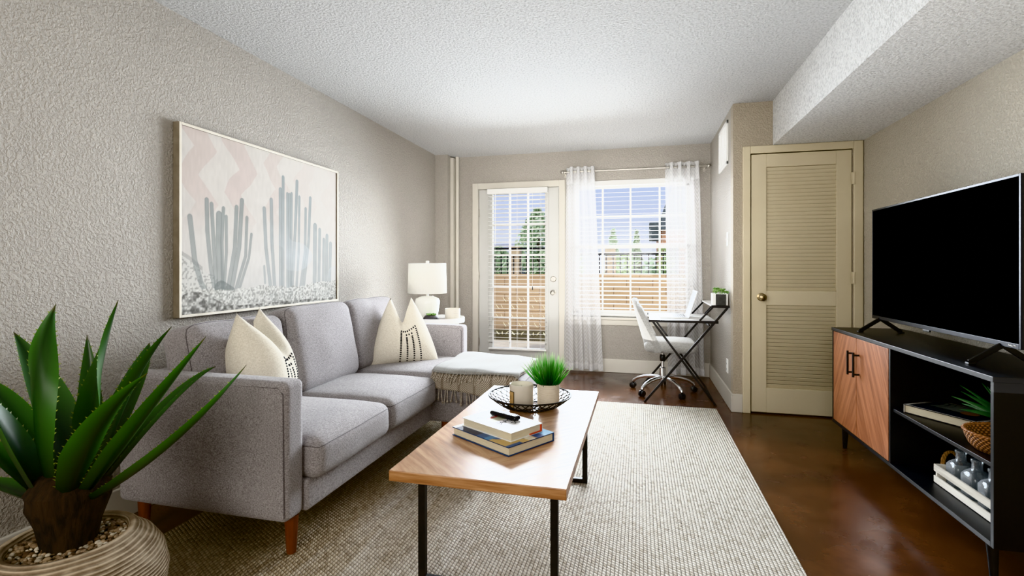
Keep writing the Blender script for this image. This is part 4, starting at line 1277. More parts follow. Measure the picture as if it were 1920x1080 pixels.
agave_leaf(bp(200, .065, .46), U(-75, 815, 1.04), (-.02, .0, .035), .040, dark=.2)
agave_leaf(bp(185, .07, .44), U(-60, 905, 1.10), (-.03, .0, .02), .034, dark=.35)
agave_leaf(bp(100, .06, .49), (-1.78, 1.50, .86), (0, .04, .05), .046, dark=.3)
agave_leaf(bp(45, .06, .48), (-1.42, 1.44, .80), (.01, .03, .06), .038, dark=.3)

# ------------------------------------------------------------------ desk, laptop, planter, chair
M_DTOP = pmat('white_desk_laminate', (236, 235, 233), .3, rgb2=(230, 229, 226), nscale=3)
DY0, DY1 = 4.455, 5.115
dk = thing('writing_desk', 'small white desk with crossed black metal legs and a raised shelf', 'desk', (.35, (DY0 + DY1) / 2, 0))
DZ = .700
MB().bx(.085, .612, DY0 - .005, DY1 + .02, DZ - .014, DZ).build('desktop', M_DTOP, dk, bevel=.002)
MB().bx(.578, .712, DY0 - .012, DY1 + .02, .818, .830).build('shelf', M_DTOP, dk, bevel=.002)
for y in (DY0 - .010, DY1 + .022):
    MB().bx(.075, .630, y - .004, y + .004, DZ - .020, DZ + .001).build('edge_rail', M_BLACK, dk)
    MB().bx(.574, .715, y - .004, y + .004, .810, .831).build('edge_rail', M_BLACK, dk)
for y, o in ((DY0 - .016, 0), (DY1 + .020, 0)):
    MB().bar((.040, y, 0.0), (.698, y, .812), .017, .022, (0, 1, 0)).build('leg', M_BLACK, dk)
    yy = y + (.02 if y < 4.7 else -.02)
    MB().bar((.612, yy, 0.0), (.105, yy, .690), .017, .022, (0, 1, 0)).build('leg', M_BLACK, dk)
    MB().bar((.485, yy - .0, .700), (.588, yy, .815), .014, .018, (0, 1, 0)).build('shelf_strut', M_BLACK, dk)
MB().bar((.60, DY0 + .004, .012), (.60, DY1, .012), .014).build('cross_bar', M_BLACK, dk)
MB().bar((.118, DY0 + .004, .672), (.118, DY1, .672), .014).build('cross_bar', M_BLACK, dk)
MB().bar((.56, DY0 + .004, .664), (.56, DY1, .664), .012).build('cross_bar', M_BLACK, dk)

lt = thing('laptop', 'open silver laptop on the white desk, its screen tilted back', 'laptop', (.30, 4.74, DZ))
M_ALU = pmat('silver_aluminium', (214, 214, 214), .3, .7, rgb2=(202, 202, 202), nscale=30)
M_SCRN = pmat('laptop_screen', (120, 122, 126), .25, rgb2=(104, 106, 110), nscale=3)
MB().bx(.175, .412, 4.58, 4.905, DZ + .0005, DZ + .014).build('base', M_ALU, lt, bevel=.004)
mb = MB()
for i in range(6):
    for j in range(13): mb.bx(.285 + i * .018, .300 + i * .018, 4.60 + j * .0225, 4.619 + j * .0225, DZ + .0135, DZ + .0152)
mb.build('keyboard', M_BLACKPL, lt)
MB().bx(.19, .265, 4.69, 4.80, DZ + .0138, DZ + .0145).build('trackpad', M_ALU, lt)
rot = Matrix.Rotation(R(17), 3, 'Y')
ctr = Vector((.412, 4.7425, DZ + .012)) + rot @ Vector((0, 0, .118))
lid = MB().box(ctr, (.007, .325, .236), rot).build('lid', M_ALU, lt, bevel=.002)
MB().box(ctr + rot @ Vector((-.0042, 0, 0)), (.0012, .305, .212), rot).build('screen', M_SCRN, lid)

sp2_ = thing('succulent_planter', 'square white planter with a dark slate face and succulents on the desk shelf', 'plant', (.648, 4.53, .831))
M_SLATE = pmat('dark_slate', (62, 62, 60), .6, rgb2=(48, 48, 46), nscale=30)
MB().bx(.590, .708, 4.478, 4.59, .8315, .925).build('pot', M_WHITE, sp2_, bevel=.003)
MB().bx(.6125, .690, 4.462, 4.479, .8315, .922).build('slate_panel', M_SLATE, sp2_, bevel=.002)
mb = MB(); rr = random.Random(12)
for dx, dy, r, z in ((.615, 4.50, .034, .935), (.65, 4.51, .040, .945), (.685, 4.50, .034, .935), (.63, 4.56, .034, .945), (.675, 4.56, .034, .95), (.66, 4.485, .028, .955), (.622, 4.53, .03, .962), (.705, 4.49, .026, .93)):
    succ_rosette(mb, (dx, dy, z), r, 7, 22, rr)
    mb.tube([(dx, dy, .915), (dx, dy, z)], .004, 6)
mb.build('succulent_leaves', M_SUCC, sp2_, smooth=True)

CHX, CHY = .205, 4.835
ch = thing('desk_chair', 'light grey upholstered swivel chair on a chrome base at the desk', 'chair', (CHX, CHY, 0), 0)
mb = MB(); soft(mb, (.265, CHY, .437), (.222, .222, .044), .042, (.004, .004, .012), 10); mb.build('seat', M_CHAIR, ch, smooth=True, angle=180)
def shell_fn(u, v):
    # u across (-1..1), v from base to top
    a = (u - .5) * 2; z = .385 + .470 * v
    hw = .235 - .070 * v ** 2.2
    rnd = max(0.0, 1 - max(0, (v - .70) / .30) ** 2.4) ** .5
    y = CHY + hw * a * (.35 + .65 * rnd)
    x = .085 - .135 * v ** .9 + .10 * (1 - .75 * v) * abs(a) ** 2.4
    z += .02 * (1 - v) * abs(a) ** 2 - .03 * abs(a) ** 3 * v
    return Vector((x, y, z))
mb = MB(); mb.grid(lambda a, b: shell_fn(a, b), 26, 26)
bk = mb.build('backrest', M_CHAIR, ch, smooth=True, angle=180, solid=.046, recalc=False)
md = bk.modifiers.new('bevel', 'BEVEL'); md.width = .016; md.segments = 3; md.limit_method = 'ANGLE'; md.angle_limit = R(50)
MB().bx(.12, .33, CHY - .09, CHY + .09, .372, .394).build('seat_plate', M_BLACK, ch, bevel=.004)
mb = MB(); mb.lathe([(0, .225), (.014, .225), (.014, .38), (0, .38)], 18, (CHX, CHY, 0)); mb.build('gas_lift', M_CHROME, ch, smooth=True)
mb = MB(); mb.lathe([(0, .085), (.028, .085), (.028, .225), (.020, .23), (0, .23)], 22, (CHX, CHY, 0)); mb.build('column', M_CHROME, ch, smooth=True)
mb = MB(); mb.lathe([(.020, .285), (.024, .29), (.026, .33), (.02, .345), (.015, .345)], 16, (CHX, CHY, 0)); mb.build('height_collar', M_BLACKPL, ch, smooth=True)
for k in range(5):
    a = R(158 + 72 * k); dx, dy = math.cos(a), math.sin(a)
    P = lambda r, z: (CHX + dx * r, CHY + dy * r, z)
    lg = MB().tube([P(.015, .135), P(.09, .135), P(.17, .125), P(.235, .105), P(.275, .078), P(.285, .060)], [.014, .015, .014, .0135, .013, .011], 12, flat=1.2).build('base_leg', M_CHROME, ch, smooth=True)
    mb = MB(); c = Vector(P(.287, .0275)); ax = Vector((-dy, dx, 0))
    for sgn in (-1, 1):
        n0 = len(mb.bm.verts)
        mb.lathe([(0, -.010), (.022, -.010), (.027, -.006), (.027, .006), (.022, .010), (0, .010)], 18)
        mb.xform(Matrix.Translation(c + ax * sgn * .014) @ Vector((0, 0, 1)).rotation_difference(ax).to_matrix().to_4x4(), n0)
    mb.tube([c + Vector((0, 0, .005)), c + Vector((0, 0, .040))], .010, 10)
    mb.build('caster', M_BLACKPL, lg, smooth=True)

# ------------------------------------------------------------------ TV stand
SX, SX1, S0, S1 = 1.2127, 1.600, 2.145, 3.687
ts = thing('tv_stand', 'long black media console with two walnut chevron doors and open shelves', 'cabinet', ((SX + SX1) / 2, (S0 + S1) / 2, 0))
z0, z1 = .146, .756
MB().bx(SX - .004, SX1, S0 - .003, S1 + .003, z1 - .020, z1).build('top', M_STAND, ts, bevel=.0015)
MB().bx(SX, SX1, S0 + .018, S1 - .018, z0, z0 + .018).build('bottom', M_STAND, ts, bevel=.001)
MB().bx(SX, SX1, S0, S0 + .018, z0, z1 - .020).build('side_panel', M_STAND, ts, bevel=.001)
MB().bx(SX, SX1, S1 - .018, S1, z0, z1 - .020).build('side_panel', M_STAND, ts, bevel=.001)
MB().bx(SX + .002, SX1 - .006, 2.908, 2.926, z0 + .018, z1 - .020).build('divider', M_STAND, ts, bevel=.001)
MB().bx(SX + .012, SX1 - .006, S0 + .018, 2.908, .424, .440).build('shelf', M_STAND, ts, bevel=.001)
MB().bx(SX1 - .006, SX1 - .001, S0 + .018, S1 - .018, z0 + .018, z1 - .020).build('back_panel', M_STAND, ts)
M_WAL = walnut_door_mat(3.316 - (S0 + S1) / 2)
for y0, y1, hy in ((2.929, 3.3145, 3.276), (3.3175, 3.666, 3.356)):
    d = MB().bx(SX + .001, SX + .019, y0, y1, z0 + .021, z1 - .023).build('door', M_WAL, ts, bevel=.001)
    mb = MB(); mb.bx(SX - .034, SX - .024, hy - .005, hy + .005, .515, .655)
    for z in (.530, .640): mb.bx(SX - .026, SX + .002, hy - .004, hy + .004, z - .005, z + .005)
    mb.build('handle', M_BLACK, d, bevel=.001)
for x in (SX + .045, SX1 - .05):
    for y, dy in ((S0 + .09, -.012), (S1 - .09, .012)):
        mb = MB(); mb.tube([(x, y + dy, 0), (x, y, z0)], [.012, .020], 16); mb.build('leg', M_BLACK, ts, smooth=True)
mb = MB(); mb.tube([((SX + SX1) / 2, 2.92, 0), ((SX + SX1) / 2, 2.92, z0)], [.012, .018], 16); mb.build('leg', M_BLACK, ts, smooth=True)

# TV
tvx = 1.380
tv = thing('flat_screen_tv', 'large black flat screen TV on splayed feet on the media console', 'television', (tvx, (2.282 + 3.527) / 2, z1))
T0, T1, Z0t, Z1t = 2.286, 3.527, .834, 1.494
M_TVB = pmat('tv_bezel', (40, 42, 48), .28, .6, rgb2=(34, 36, 42), nscale=20)
M_TVS = pmat('tv_screen', (2, 2, 2), .5, spec=.0, rgb2=(1, 1, 1), nscale=3)
M_TVBK = pmat('tv_back', (20, 20, 22), .5, rgb2=(16, 16, 18), nscale=12)
mb = MB(); mb.bx(tvx, tvx + .012, T0, T1, Z0t, Z1t); mb.build('panel_housing', M_TVBK, tv, bevel=.003)
mb = MB(); mb.bx(tvx + .012, tvx + .055, T0 + .12, T1 - .12, Z0t + .03, Z1t - .22); mb.build('back_housing', M_TVBK, tv, bevel=.02)
mb = MB(); bwid = .010
mb.bx(tvx - .004, tvx + .002, T0, T0 + bwid, Z0t, Z1t); mb.bx(tvx - .004, tvx + .002, T1 - bwid, T1, Z0t, Z1t)
mb.bx(tvx - .004, tvx + .002, T0 + bwid, T1 - bwid, Z1t - bwid, Z1t); mb.bx(tvx - .004, tvx + .002, T0 + bwid, T1 - bwid, Z0t, Z0t + .020)
bz = mb.build('bezel', M_TVB, tv, bevel=.0012)
MB().bx(tvx - .0022, tvx, T0 + bwid, T1 - bwid, Z0t + .02, Z1t - bwid).build('screen', M_TVS, tv)
text('maker_badge', 'Roku TV', .011, basis((0, -1, 0), (0, 0, 1), (-1, 0, 0), (tvx - .0046, T0 + .045, Z0t + .010)), M_WHITE, bz)
MB().bx(tvx - .004, tvx + .004, 2.90, 2.96, Z0t - .010, Z0t).build('sensor', M_BLACKPL, bz, bevel=.002)
for y in (3.44, 2.40):
    mb = MB()
    for dx in (-.105, .105):
        mb.bar((tvx + .006, y, Z0t + .004), (tvx + .006 + dx, y + (.008 if dx < 0 else -.004), z1 + .006), .022, .010, (0, 1, 0))
        mb.bx(tvx + .006 + dx - .014, tvx + .006 + dx + .014, y - .012, y + .012, z1 + .0004, z1 + .008)
    mb.build('foot', M_BLACKPL, tv, bevel=.0015)

# things on the shelves -----------------------------------------------------
C3 = np.ones(U_.shape + (3,)) * npl((22, 26, 34))
C3 = layer(C3, ((np.minimum(np.minimum(U_, 1 - U_), np.minimum(V_, 1 - V_)) < .05)), (196, 192, 186))
for k in range(6):
    w = (U_ > .42) & (np.abs(V_ - (.82 - .085 * k) - .05 * np.sin(U_ * 7)) < .022 + .01 * k % 2) & (U_ < .9)
    C3 = layer(C3, w * .8, (176, 182, 178))
C3 = layer(C3, ((U_ - .5) ** 2 / .02 + (V_ - .33) ** 2 / .012 < 1) * .9, (150, 104, 76))
M_DKC = pmat('dark_book_cover', (176, 170, 162), .5, rgb2=(160, 154, 146), nscale=9)
def shelf_book():
    A = Vector((1.240, 2.835, 0)); Bv = Vector((1.385, 2.590, 0)) # long front edge, left to right
    e = (A - Bv).normalized(); L = .31; W = .235
    s = Vector((-e.y, e.x, 0)); s = s if s.x > 0 else -s
    f = A - e * L; zb = .4405; tk = .040
    ctr = f + e * L / 2 + s * W / 2
    b = thing('book', 'thick picture book with a dark cover on the upper shelf of the console', 'book', (ctr.x, ctr.y, zb))
    rot = Matrix((s, e, Vector((0, 0, 1)))).transposed()
    MB().box(ctr + Vector((0, 0, zb + tk / 2)), (W - .010, L - .010, tk - .007), rot).build('page_block', M_PAGES, b)
    mb = MB(); mb.box(ctr + Vector((0, 0, zb + .0016)), (W, L, .0032), rot); mb.box(ctr + Vector((0, 0, zb + tk - .0016)), (W, L, .0032), rot)
    mb.cur = 1
    q = ctr + e * (L / 2 - .002); mb.box(q + Vector((0, 0, zb + tk / 2)), (W, .006, tk), rot)
    cv = mb.build('cover', [M_STITCH, M_DKC], b, bevel=.0015)
    def fn(u, v):
        P = np.zeros(u.shape + (3,))
        for i in range(2): P[..., i] = f[i] + s[i] * W * u + e[i] * L * v
        P[..., 2] = zb + tk + .0005; return P
    paint_mesh('cover_art', fn, 79, 109, C3, vcol_mat('dark_book_art', .3, .4), cv)
shelf_book()
M_WICK = NT('woven_rattan'); _co = M_WICK.coord(); _x, _y, _z = M_WICK.sep(_co)
_an = M_WICK.math('ARCTAN2', _y, _x); _a = M_WICK.math('SINE', M_WICK.math('ADD', M_WICK.math('MULTIPLY', _an, 46.0), M_WICK.math('MULTIPLY', M_WICK.math('FLOOR', M_WICK.math('MULTIPLY', _z, 125.0)), PI)))
_b = M_WICK.math('ABSOLUTE', M_WICK.math('SINE', M_WICK.math('MULTIPLY', _z, 125.0 * PI)))
_h = M_WICK.math('MULTIPLY', M_WICK.math('ADD', M_WICK.math('MULTIPLY', _a, .5), .5), _b)
M_WICK.base(M_WICK.ramp(_h, [(.05, lin((66, 38, 18))), (.4, lin((150, 98, 54))), (.9, lin((206, 152, 98)))])); M_WICK.set(rough=.6); M_WICK.bump(_h, .8, .003)
KX, KY = 1.372, 2.318
bs = thing('wicker_tray', 'round shallow wicker tray on the upper shelf of the console', 'basket', (KX, KY, .4405))
mb = MB(); mb.lathe([(0, 0), (.112, 0), (.128, .018), (.140, .045), (.145, .066), (.139, .068), (.134, .045), (.122, .020), (.108, .006), (0, .006)], 64, (KX, KY, .4405)); mb.build('woven_body', M_WICK.m, bs, smooth=True, angle=60)
mb = MB()
for k in range(2):
    pts = [(KX + (.142 + .003 * math.cos(i * 1.6 + k * PI)) * math.cos(2 * PI * i / 120), KY + (.142 + .003 * math.cos(i * 1.6 + k * PI)) * math.sin(2 * PI * i / 120), .4405 + .068 + .003 * math.sin(i * 1.6 + k * PI)) for i in range(120)]
    mb.tube(pts, .0042, 6, closed=True)
mb.build('braided_rim', pmat('rattan_rim', (176, 120, 70), .6, rgb2=(120, 76, 40), nscale=90), bs, smooth=True)
al = thing('potted_aloe', 'small spiky aloe in a white ribbed pot inside the wicker tray', 'plant', (1.385, 2.335, .447))
ac = (1.385, 2.335, .4468)
M_RIBW = pmat('white_ribbed_ceramic', (236, 234, 230), .5, rgb2=(196, 192, 188), nscale=60, stretch=(1, 1, .06))
mb = MB(); mb.lathe([(0, 0), (.050, 0), (.056, .012), (.060, .06), (.060, .112), (.055, .118), (.051, .114), (.051, .10)], 72, ac, ripple=lambda t, z: .03 * abs(math.sin(t * 2 * PI * 12)) * (1 if .01 < z < .115 else 0)); mb.build('pot', M_RIBW, al, smooth=True, angle=60)
M_MOSS = pmat('moss', (110, 160, 70), .95, rgb2=(80, 130, 50), nscale=90, bscale=200, bstr=.8)
mb = MB(); mb.lathe([(0, .110), (.040, .108), (.052, .100)], 24, ac); mb.build('moss', M_MOSS, al, smooth=True)
M_ALOE = pmat('aloe_leaf', (84, 126, 84), .42, rgb2=(44, 82, 52), nscale=12)
rr = random.Random(6)
for (az, el, L) in ((150, 28, .19), (168, 40, .19), (140, 42, .20), (120, 16, .17), (178, 20, .17), (100, 50, .17), (60, 40, .16), (20, 40, .15), (215, 45, .15), (255, 35, .15), (300, 40, .15), (150, 62, .18)):
    d = Vector((math.cos(R(az)) * math.cos(R(el)), math.sin(R(az)) * math.cos(R(el)), math.sin(R(el))))
    b0 = Vector(ac) + Vector((d.x * .015, d.y * .015, .108))
    if az in (20, 300, 60): L *= .55
    if az == 255: L *= .5
    pts = [b0 + d * L * t + Vector((0, 0, -.025 * t * t)) for t in np.linspace(0, 1, 10)]
    mb = MB(); mb.tube(pts, [.011 * (1 - t ** 1.6) * (.8 + .5 * min(1, t * 4)) + .0006 for t in np.linspace(0, 1, 10)], 8, flat=.45)
    mb.build('leaf', M_ALOE, al, smooth=True)
# crate and bottles
cr = thing('bottle_crate', 'whitewashed wooden slat crate with rope handles on the bottom shelf of the console', 'crate', (1.375, 2.46, .164))
M_WWOOD = wood_mat('whitewashed_wood', (190, 184, 172), (220, 215, 204), (236, 232, 224), 'y', 1.0, .7)
kx0, kx1, ky0, ky1, kz = 1.305, 1.445, 2.215, 2.705, .1645
for x in (kx0, kx1):
    for za, zb in ((0.002, .032), (.052, .084)):
        MB().bx(x - .004, x + .004, ky0, ky1, kz + za, kz + zb).build('slat', M_WWOOD, cr, bevel=.001)
for y in (ky0 + .006, ky1 - .006):
    MB().bx(kx0 + .004, kx1 - .004, y - .006, y + .006, kz + .001, kz + .084).build('end_board', M_WWOOD, cr, bevel=.001)
MB().bx(kx0 + .004, kx1 - .004, ky0 + .012, ky1 - .012, kz + .001, kz + .007).build('bottom_board', M_WWOOD, cr)
M_ROPE = pmat('jute_rope', (158, 116, 66), .9, rgb2=(110, 78, 42), nscale=140, bscale=220, bstr=.8)
for y, sg in ((ky1, 1), (ky0, -1)):
    mb = MB()
    for k in range(3):
        pts = []
        for i in range(26):
            t = PI * i / 25; xx = (kx0 + kx1) / 2 + .034 * math.cos(t); zz_ = kz + .075 + .062 * math.sin(t)
            yy = y + sg * (.008 + .008 * math.sin(t))
            pts.append((xx + .0042 * math.cos(i * .9 + k * 2.1), yy + .0042 * math.sin(i * .9 + k * 2.1), zz_))
        mb.tube(pts, .0048, 6)
    mb.build('rope_handle', M_ROPE, cr, smooth=True)
mb = MB()
for k in range(4):
    mb.tube([(kx0 - .006, ky0 + .016 + .003 * k, kz + .058 - .012 * k), (kx0 - .012, ky0 + .002, kz + .046), (kx0 + .004, ky0 - .004, kz + .05 + .006 * k)], .0016, 6)
mb.build('twine_tie', M_BLACK, cr)
NB = NT('clear_glass'); NB.t.nodes.remove(NB.b)
_tr = NB.n('ShaderNodeBsdfTransparent'); _tr.inputs[0].default_value = (.93, .96, .98, 1)
_gl = NB.n('ShaderNodeBsdfGlossy'); _gl.inputs['Roughness'].default_value = .06
_df = NB.n('ShaderNodeBsdfDiffuse'); NB.l(NB.ramp(NB.noise(NB.coord(), 8, 2), [(.3, lin((222, 226, 230))), (.7, lin((206, 212, 218)))]), _df.inputs[0])
_lw = NB.n('ShaderNodeLayerWeight'); _lw.inputs[0].default_value = .35
_m1 = NB.n('ShaderNodeMixShader'); NB.l(NB.math('ADD', NB.math('MULTIPLY', _lw.outputs['Facing'], .45), .07), _m1.inputs[0]); NB.l(_tr.outputs[0], _m1.inputs[1]); NB.l(_df.outputs[0], _m1.inputs[2])
_m2 = NB.n('ShaderNodeMixShader'); NB.l(NB.math('MULTIPLY', _lw.outputs['Fresnel'], .6), _m2.inputs[0]); NB.l(_m1.outputs[0], _m2.inputs[1]); NB.l(_gl.outputs[0], _m2.inputs[2])
NB.l(_m2.outputs[0], NB.out.inputs[0])
M_GLASS = NB.m
def bottle(loc, label):
    b = thing('glass_bottle', label, 'bottle', loc, group='clear bottles in the crate')
    def sq(t, z): # rounded-square body, round neck
        if z > .112 or z < .0: return 0.0
        a = abs(math.cos(2 * PI * t)); c_ = abs(math.sin(2 * PI * t))
        k = (a ** 5 + c_ ** 5) ** (-1 / 5) - 1
        return k * max(0, min(1, (.112 - z) / .02))
    out = [(0, .001), (.040, .001), (.043, .006), (.0435, .050), (.0435, .090), (.040, .104), (.030, .114), (.020, .119), (.0185, .126), (.0185, .150), (.0215, .152), (.0215, .160), (.0185, .163)]
    inn = [(.0155, .161), (.0152, .126), (.018, .117), (.028, .110), (.037, .101), (.040, .088), (.040, .050), (.0395, .012), (0, .008)]
    mb = MB(); mb.lathe(out + inn, 40, loc, ripple=sq)
    mb.build('glass', M_GLASS, b, smooth=True, angle=60)
    return b
b0 = bottle((1.376, 2.646, kz + .0075), 'clear glass bottle in the crate, next to the far rope handle')
dup(b0, (1.376, 2.536, kz + .0075), .1, 'clear glass bottle in the crate, middle one of the three')
dup(b0, (1.376, 2.428, kz + .0075), -.08, 'clear glass bottle in the crate, nearest the end panel of the console')

# ------------------------------------------------------------------ outside
M_PATIO = pmat('patio_concrete', (222, 212, 192), .9, rgb2=(206, 194, 172), nscale=4)
M_GROUND = pmat('pale_ground', (214, 212, 204), .95, rgb2=(176, 188, 150), nscale=.35)
shell('patio', [(-7, 5, 5.78, 8.6, -.12, -.05)], M_PATIO)
shell('ground', [(-60, 60, 8.6, 90, -.30, -.12)], M_GROUND)
def pw():
    N = NT('patio_wall_block'); x, y, z = N.sep(N.coord())
    br = N.n('ShaderNodeTexBrick'); N.l(N.comb(x, z, 0.0), br.inputs['Vector'])
    br.inputs['Color1'].default_value = lin((190, 164, 130)); br.inputs['Color2'].default_value = lin((178, 152, 118)); br.inputs['Mortar'].default_value = lin((140, 114, 86))
    br.inputs['Scale'].default_value = 1.0; br.inputs['Mortar Size'].default_value = .006; br.inputs['Brick Width'].default_value = .4; br.inputs['Row Height'].default_value = .14
    N.base(br.outputs[0]); N.set(rough=.9); return N.m
M_PWALL = pw()
shell('wall_patio', [(-6, 4, 8.20, 8.34, -.05, 1.035)], M_PWALL)
rl = thing('metal_railing', 'black metal railing with thin upright bars on top of the patio wall', 'railing', (-.8, 8.27, 1.035))
for z in (1.36, 1.465):
    MB().bx(-4.2, 3.2, 8.255, 8.285, z - .014, z + .014).build('rail', M_BLACK, rl)
bal = MB().bx(-4.158, -4.142, 8.262, 8.278, 1.0355, 1.36).build('baluster', M_BLACK, rl)
for k in range(1, 66):
    o = bal.copy(); COL.objects.link(o); o.parent = rl; o.location = (k * .11, 0, 0)
M_POST = pmat('tan_pillar', (204, 184, 152), .9, rgb2=(190, 168, 136), nscale=5)
for x, lb in ((-2.075, 'tan square pillar behind the railing, seen through the glazed door'), (-.465, 'tan square pillar behind the railing, seen through the window by the curtain')):
    pl = thing('fence_pillar', lb, 'pillar', (x, 8.46, -.12), group='tan pillars behind the patio railing')
    MB().bx(x - .085, x + .085, 8.38, 8.55, -.12, 1.46).build('shaft', M_POST, pl); MB().bx(x - .10, x + .10, 8.365, 8.565, 1.46, 1.50).build('cap', M_POST, pl)
# decorative leaf screen against the patio wall, seen through the door
lsn = thing('leaf_screen', 'low cream metal leaf-scroll screen standing against the patio wall', 'screen', (-2.0, 8.08, -.05))
M_CREAM = pmat('cream_enamel', (240, 234, 200), .5, rgb2=(228, 220, 182), nscale=10)
M_OLIVE = pmat('olive_enamel', (96, 88, 60), .6, rgb2=(80, 72, 48), nscale=10)
MB().bx(-2.8, -1.2, 8.06, 8.08, .02, .115).build('base_band', M_OLIVE, lsn)
MB().bx(-2.8, -1.2, 8.05, 8.09, -.05, .022).build('base_rail', M_OLIVE, lsn)
mb = MB()
def leafy(p, q, w):
    p, q = Vector(p), Vector(q); d = (q - p); n = Vector((-d.z, 0, d.x)).normalized()
    mb.tube([p, p.lerp(q, .3) + n * w * .5, p.lerp(q, .7) + n * w * .5, q], [.003, w, w * .8, .002], 6, flat=.3)
for k in range(6):
    x = -2.72 + k * .262
    for dx, dz in ((-.07, .075), (0, .068), (.07, .075)):
        leafy((x + dx * .75, 8.052, .04), (x + dx * 1.5, 8.052, .04 + dz * .75), .013)
    for zz_ in (.17, .30, .46, .58):
        o = .06 * (1 if int(zz_ * 100) % 2 else -1)
        leafy((x + o, 8.06, zz_), (x + o - .055, 8.06, zz_ + .075), .006)
        leafy((x + o + .06, 8.06, zz_ + .02), (x + o + .03, 8.06, zz_ + .075), .005)
mb.build('leaf_scroll', M_CREAM, lsn, smooth=True)
# trees and shrubs
M_LEAFS = [pmat('tree_leaf_a', (206, 220, 180), .7, rgb2=(166, 188, 146), nscale=3), pmat('tree_leaf_b', (222, 230, 178), .7, rgb2=(188, 206, 146), nscale=3)]  # leaf colours paled to paint in the outdoor haze
M_BARK = pmat('tree_bark', (110, 94, 78), .9, rgb2=(84, 70, 58), nscale=20)
def tree(name, label, x, y, h, w, shape, mi, n=1500, seed=0, trunk=True, cat='tree', leaf=.10):
    t = thing(name, label, cat, (x, y, -.12)); rr = random.Random(seed)
    if trunk: MB().tube([(x, y, -.12), (x + .05, y, h * .45), (x, y, h * .85)], [.09, .07, .03], 8).build('trunk', M_BARK, t, smooth=True)
    mb = MB()
    for i in range(n):
        v = rr.random(); a = rr.uniform(0, 2 * PI)
        if shape == 'cone': r = w * (1 - v) ** .8 * math.sqrt(rr.random()); z = h * .12 + v * h * .88
        elif shape == 'bush': r = w * math.sqrt(rr.random()); z = rr.uniform(0, h * math.sqrt(max(0, 1 - (r / w) ** 2)) + .05)
        else:
            r = w * math.sqrt(rr.random()) * math.sin(PI * (.12 + .86 * v)); z = h * .32 + v * h * .68
        c = Vector((x + r * math.cos(a), y + r * math.sin(a), z)); s = leaf * rr.uniform(.5, 1.1)
        nrm = Vector((rr.uniform(-1, 1), rr.uniform(-1, 1), rr.uniform(-.3, 1))).normalized(); t1 = nrm.orthogonal().normalized(); t2 = nrm.cross(t1)
        mb.f([mb.v(c - t1 * s), mb.v(c + t2 * s * .5), mb.v(c + t1 * s), mb.v(c - t2 * s * .5)])
    mb.build('foliage', M_LEAFS[mi], t, recalc=False)
tree('leafy_tree', 'bushy green tree seen through the right panes of the glazed door', -2.72, 13.6, 2.75, .62, 'round', 0, seed=1)
tree('leafy_tree', 'low dark tree behind the railing in the left panes of the glazed door', -4.1, 14.5, 1.75, .7, 'round', 0, seed=2)
tree('leafy_tree', 'slim pointed tree beyond the railing, left in the window', -.83, 16.5, 2.35, .38, 'cone', 0, 1100, 3)
tree('leafy_tree', 'slim pointed tree beyond the railing, next to the middle muntin of the window', -.10, 18.4, 2.45, .36, 'cone', 0, 1000, 4)
for i, (x, y, h, w, mi, lb) in enumerate(((-1.75, 12.6, 1.75, .55, 1, 'light green shrub beyond the railing behind the sheer curtain by the door'), (-.42, 13.2, 1.55, .42, 1, 'bright shrub beyond the railing behind the middle muntin of the window'),
                                       (.22, 11.4, 1.3, .36, 0, 'dark shrub beyond the railing under the brick building'), (.62, 14.2, 1.72, .35, 1, 'small bright shrub at the foot of the brick building'))):
    tree('garden_shrub', lb, x, y, h, w, 'bush', mi, 900, 20 + i, trunk=False, cat='shrub', leaf=.09)
# brick building
bd = thing('brick_building', 'brick building with a dark shingled mansard roof beyond the patio', 'building', (2.6, 17.5, -.12))
N = NT('orange_brick'); br = N.n('ShaderNodeTexBrick'); _x, _y, _z = N.sep(N.coord()); N.l(N.comb(N.math('ADD', _x, _y), _z, 0.0), br.inputs['Vector'])
br.inputs['Color1'].default_value = lin((214, 160, 122)); br.inputs['Color2'].default_value = lin((196, 142, 106)); br.inputs['Mortar'].default_value = lin((210, 190, 168)); br.inputs['Scale'].default_value = 3
N.base(br.outputs[0]); N.set(rough=.9); M_BRICK = N.m
M_SHING = pmat('dark_shingle', (112, 118, 116), .9, rgb2=(84, 90, 90), nscale=6, stretch=(1, 1, 8))
M_BWIN = pmat('building_window', (70, 78, 84), .2, rgb2=(60, 66, 72), nscale=3)
MB().bx(.62, 6, 16, 20, -.12, 2.36).build('wall', M_BRICK, bd)
mb = MB(); q = [(.50, 15.9), (6.1, 15.9), (6.1, 20.1), (.50, 20.1)]; q2 = [(1.0, 16.5), (5.6, 16.5), (5.6, 19.6), (1.0, 19.6)]
a_ = [mb.v((x, y, 2.30)) for x, y in q]; b_ = [mb.v((x, y, 3.7)) for x, y in q2]
for k in range(4): mb.f([a_[k], a_[(k + 1) % 4], b_[(k + 1) % 4], b_[k]])
mb.f(b_); mb.f(a_[::-1]); mb.build('roof', M_SHING, bd)
mb = MB(); mb.bx(.29, .62, 15.95, 16.6, 1.98, 2.52); mb.build('shingled_bay', M_SHING, bd)
for x in (.70, 1.6, 2.6): MB().bx(x, x + .45, 15.97, 16.0, .9, 1.75).build('window', M_BWIN, bd)
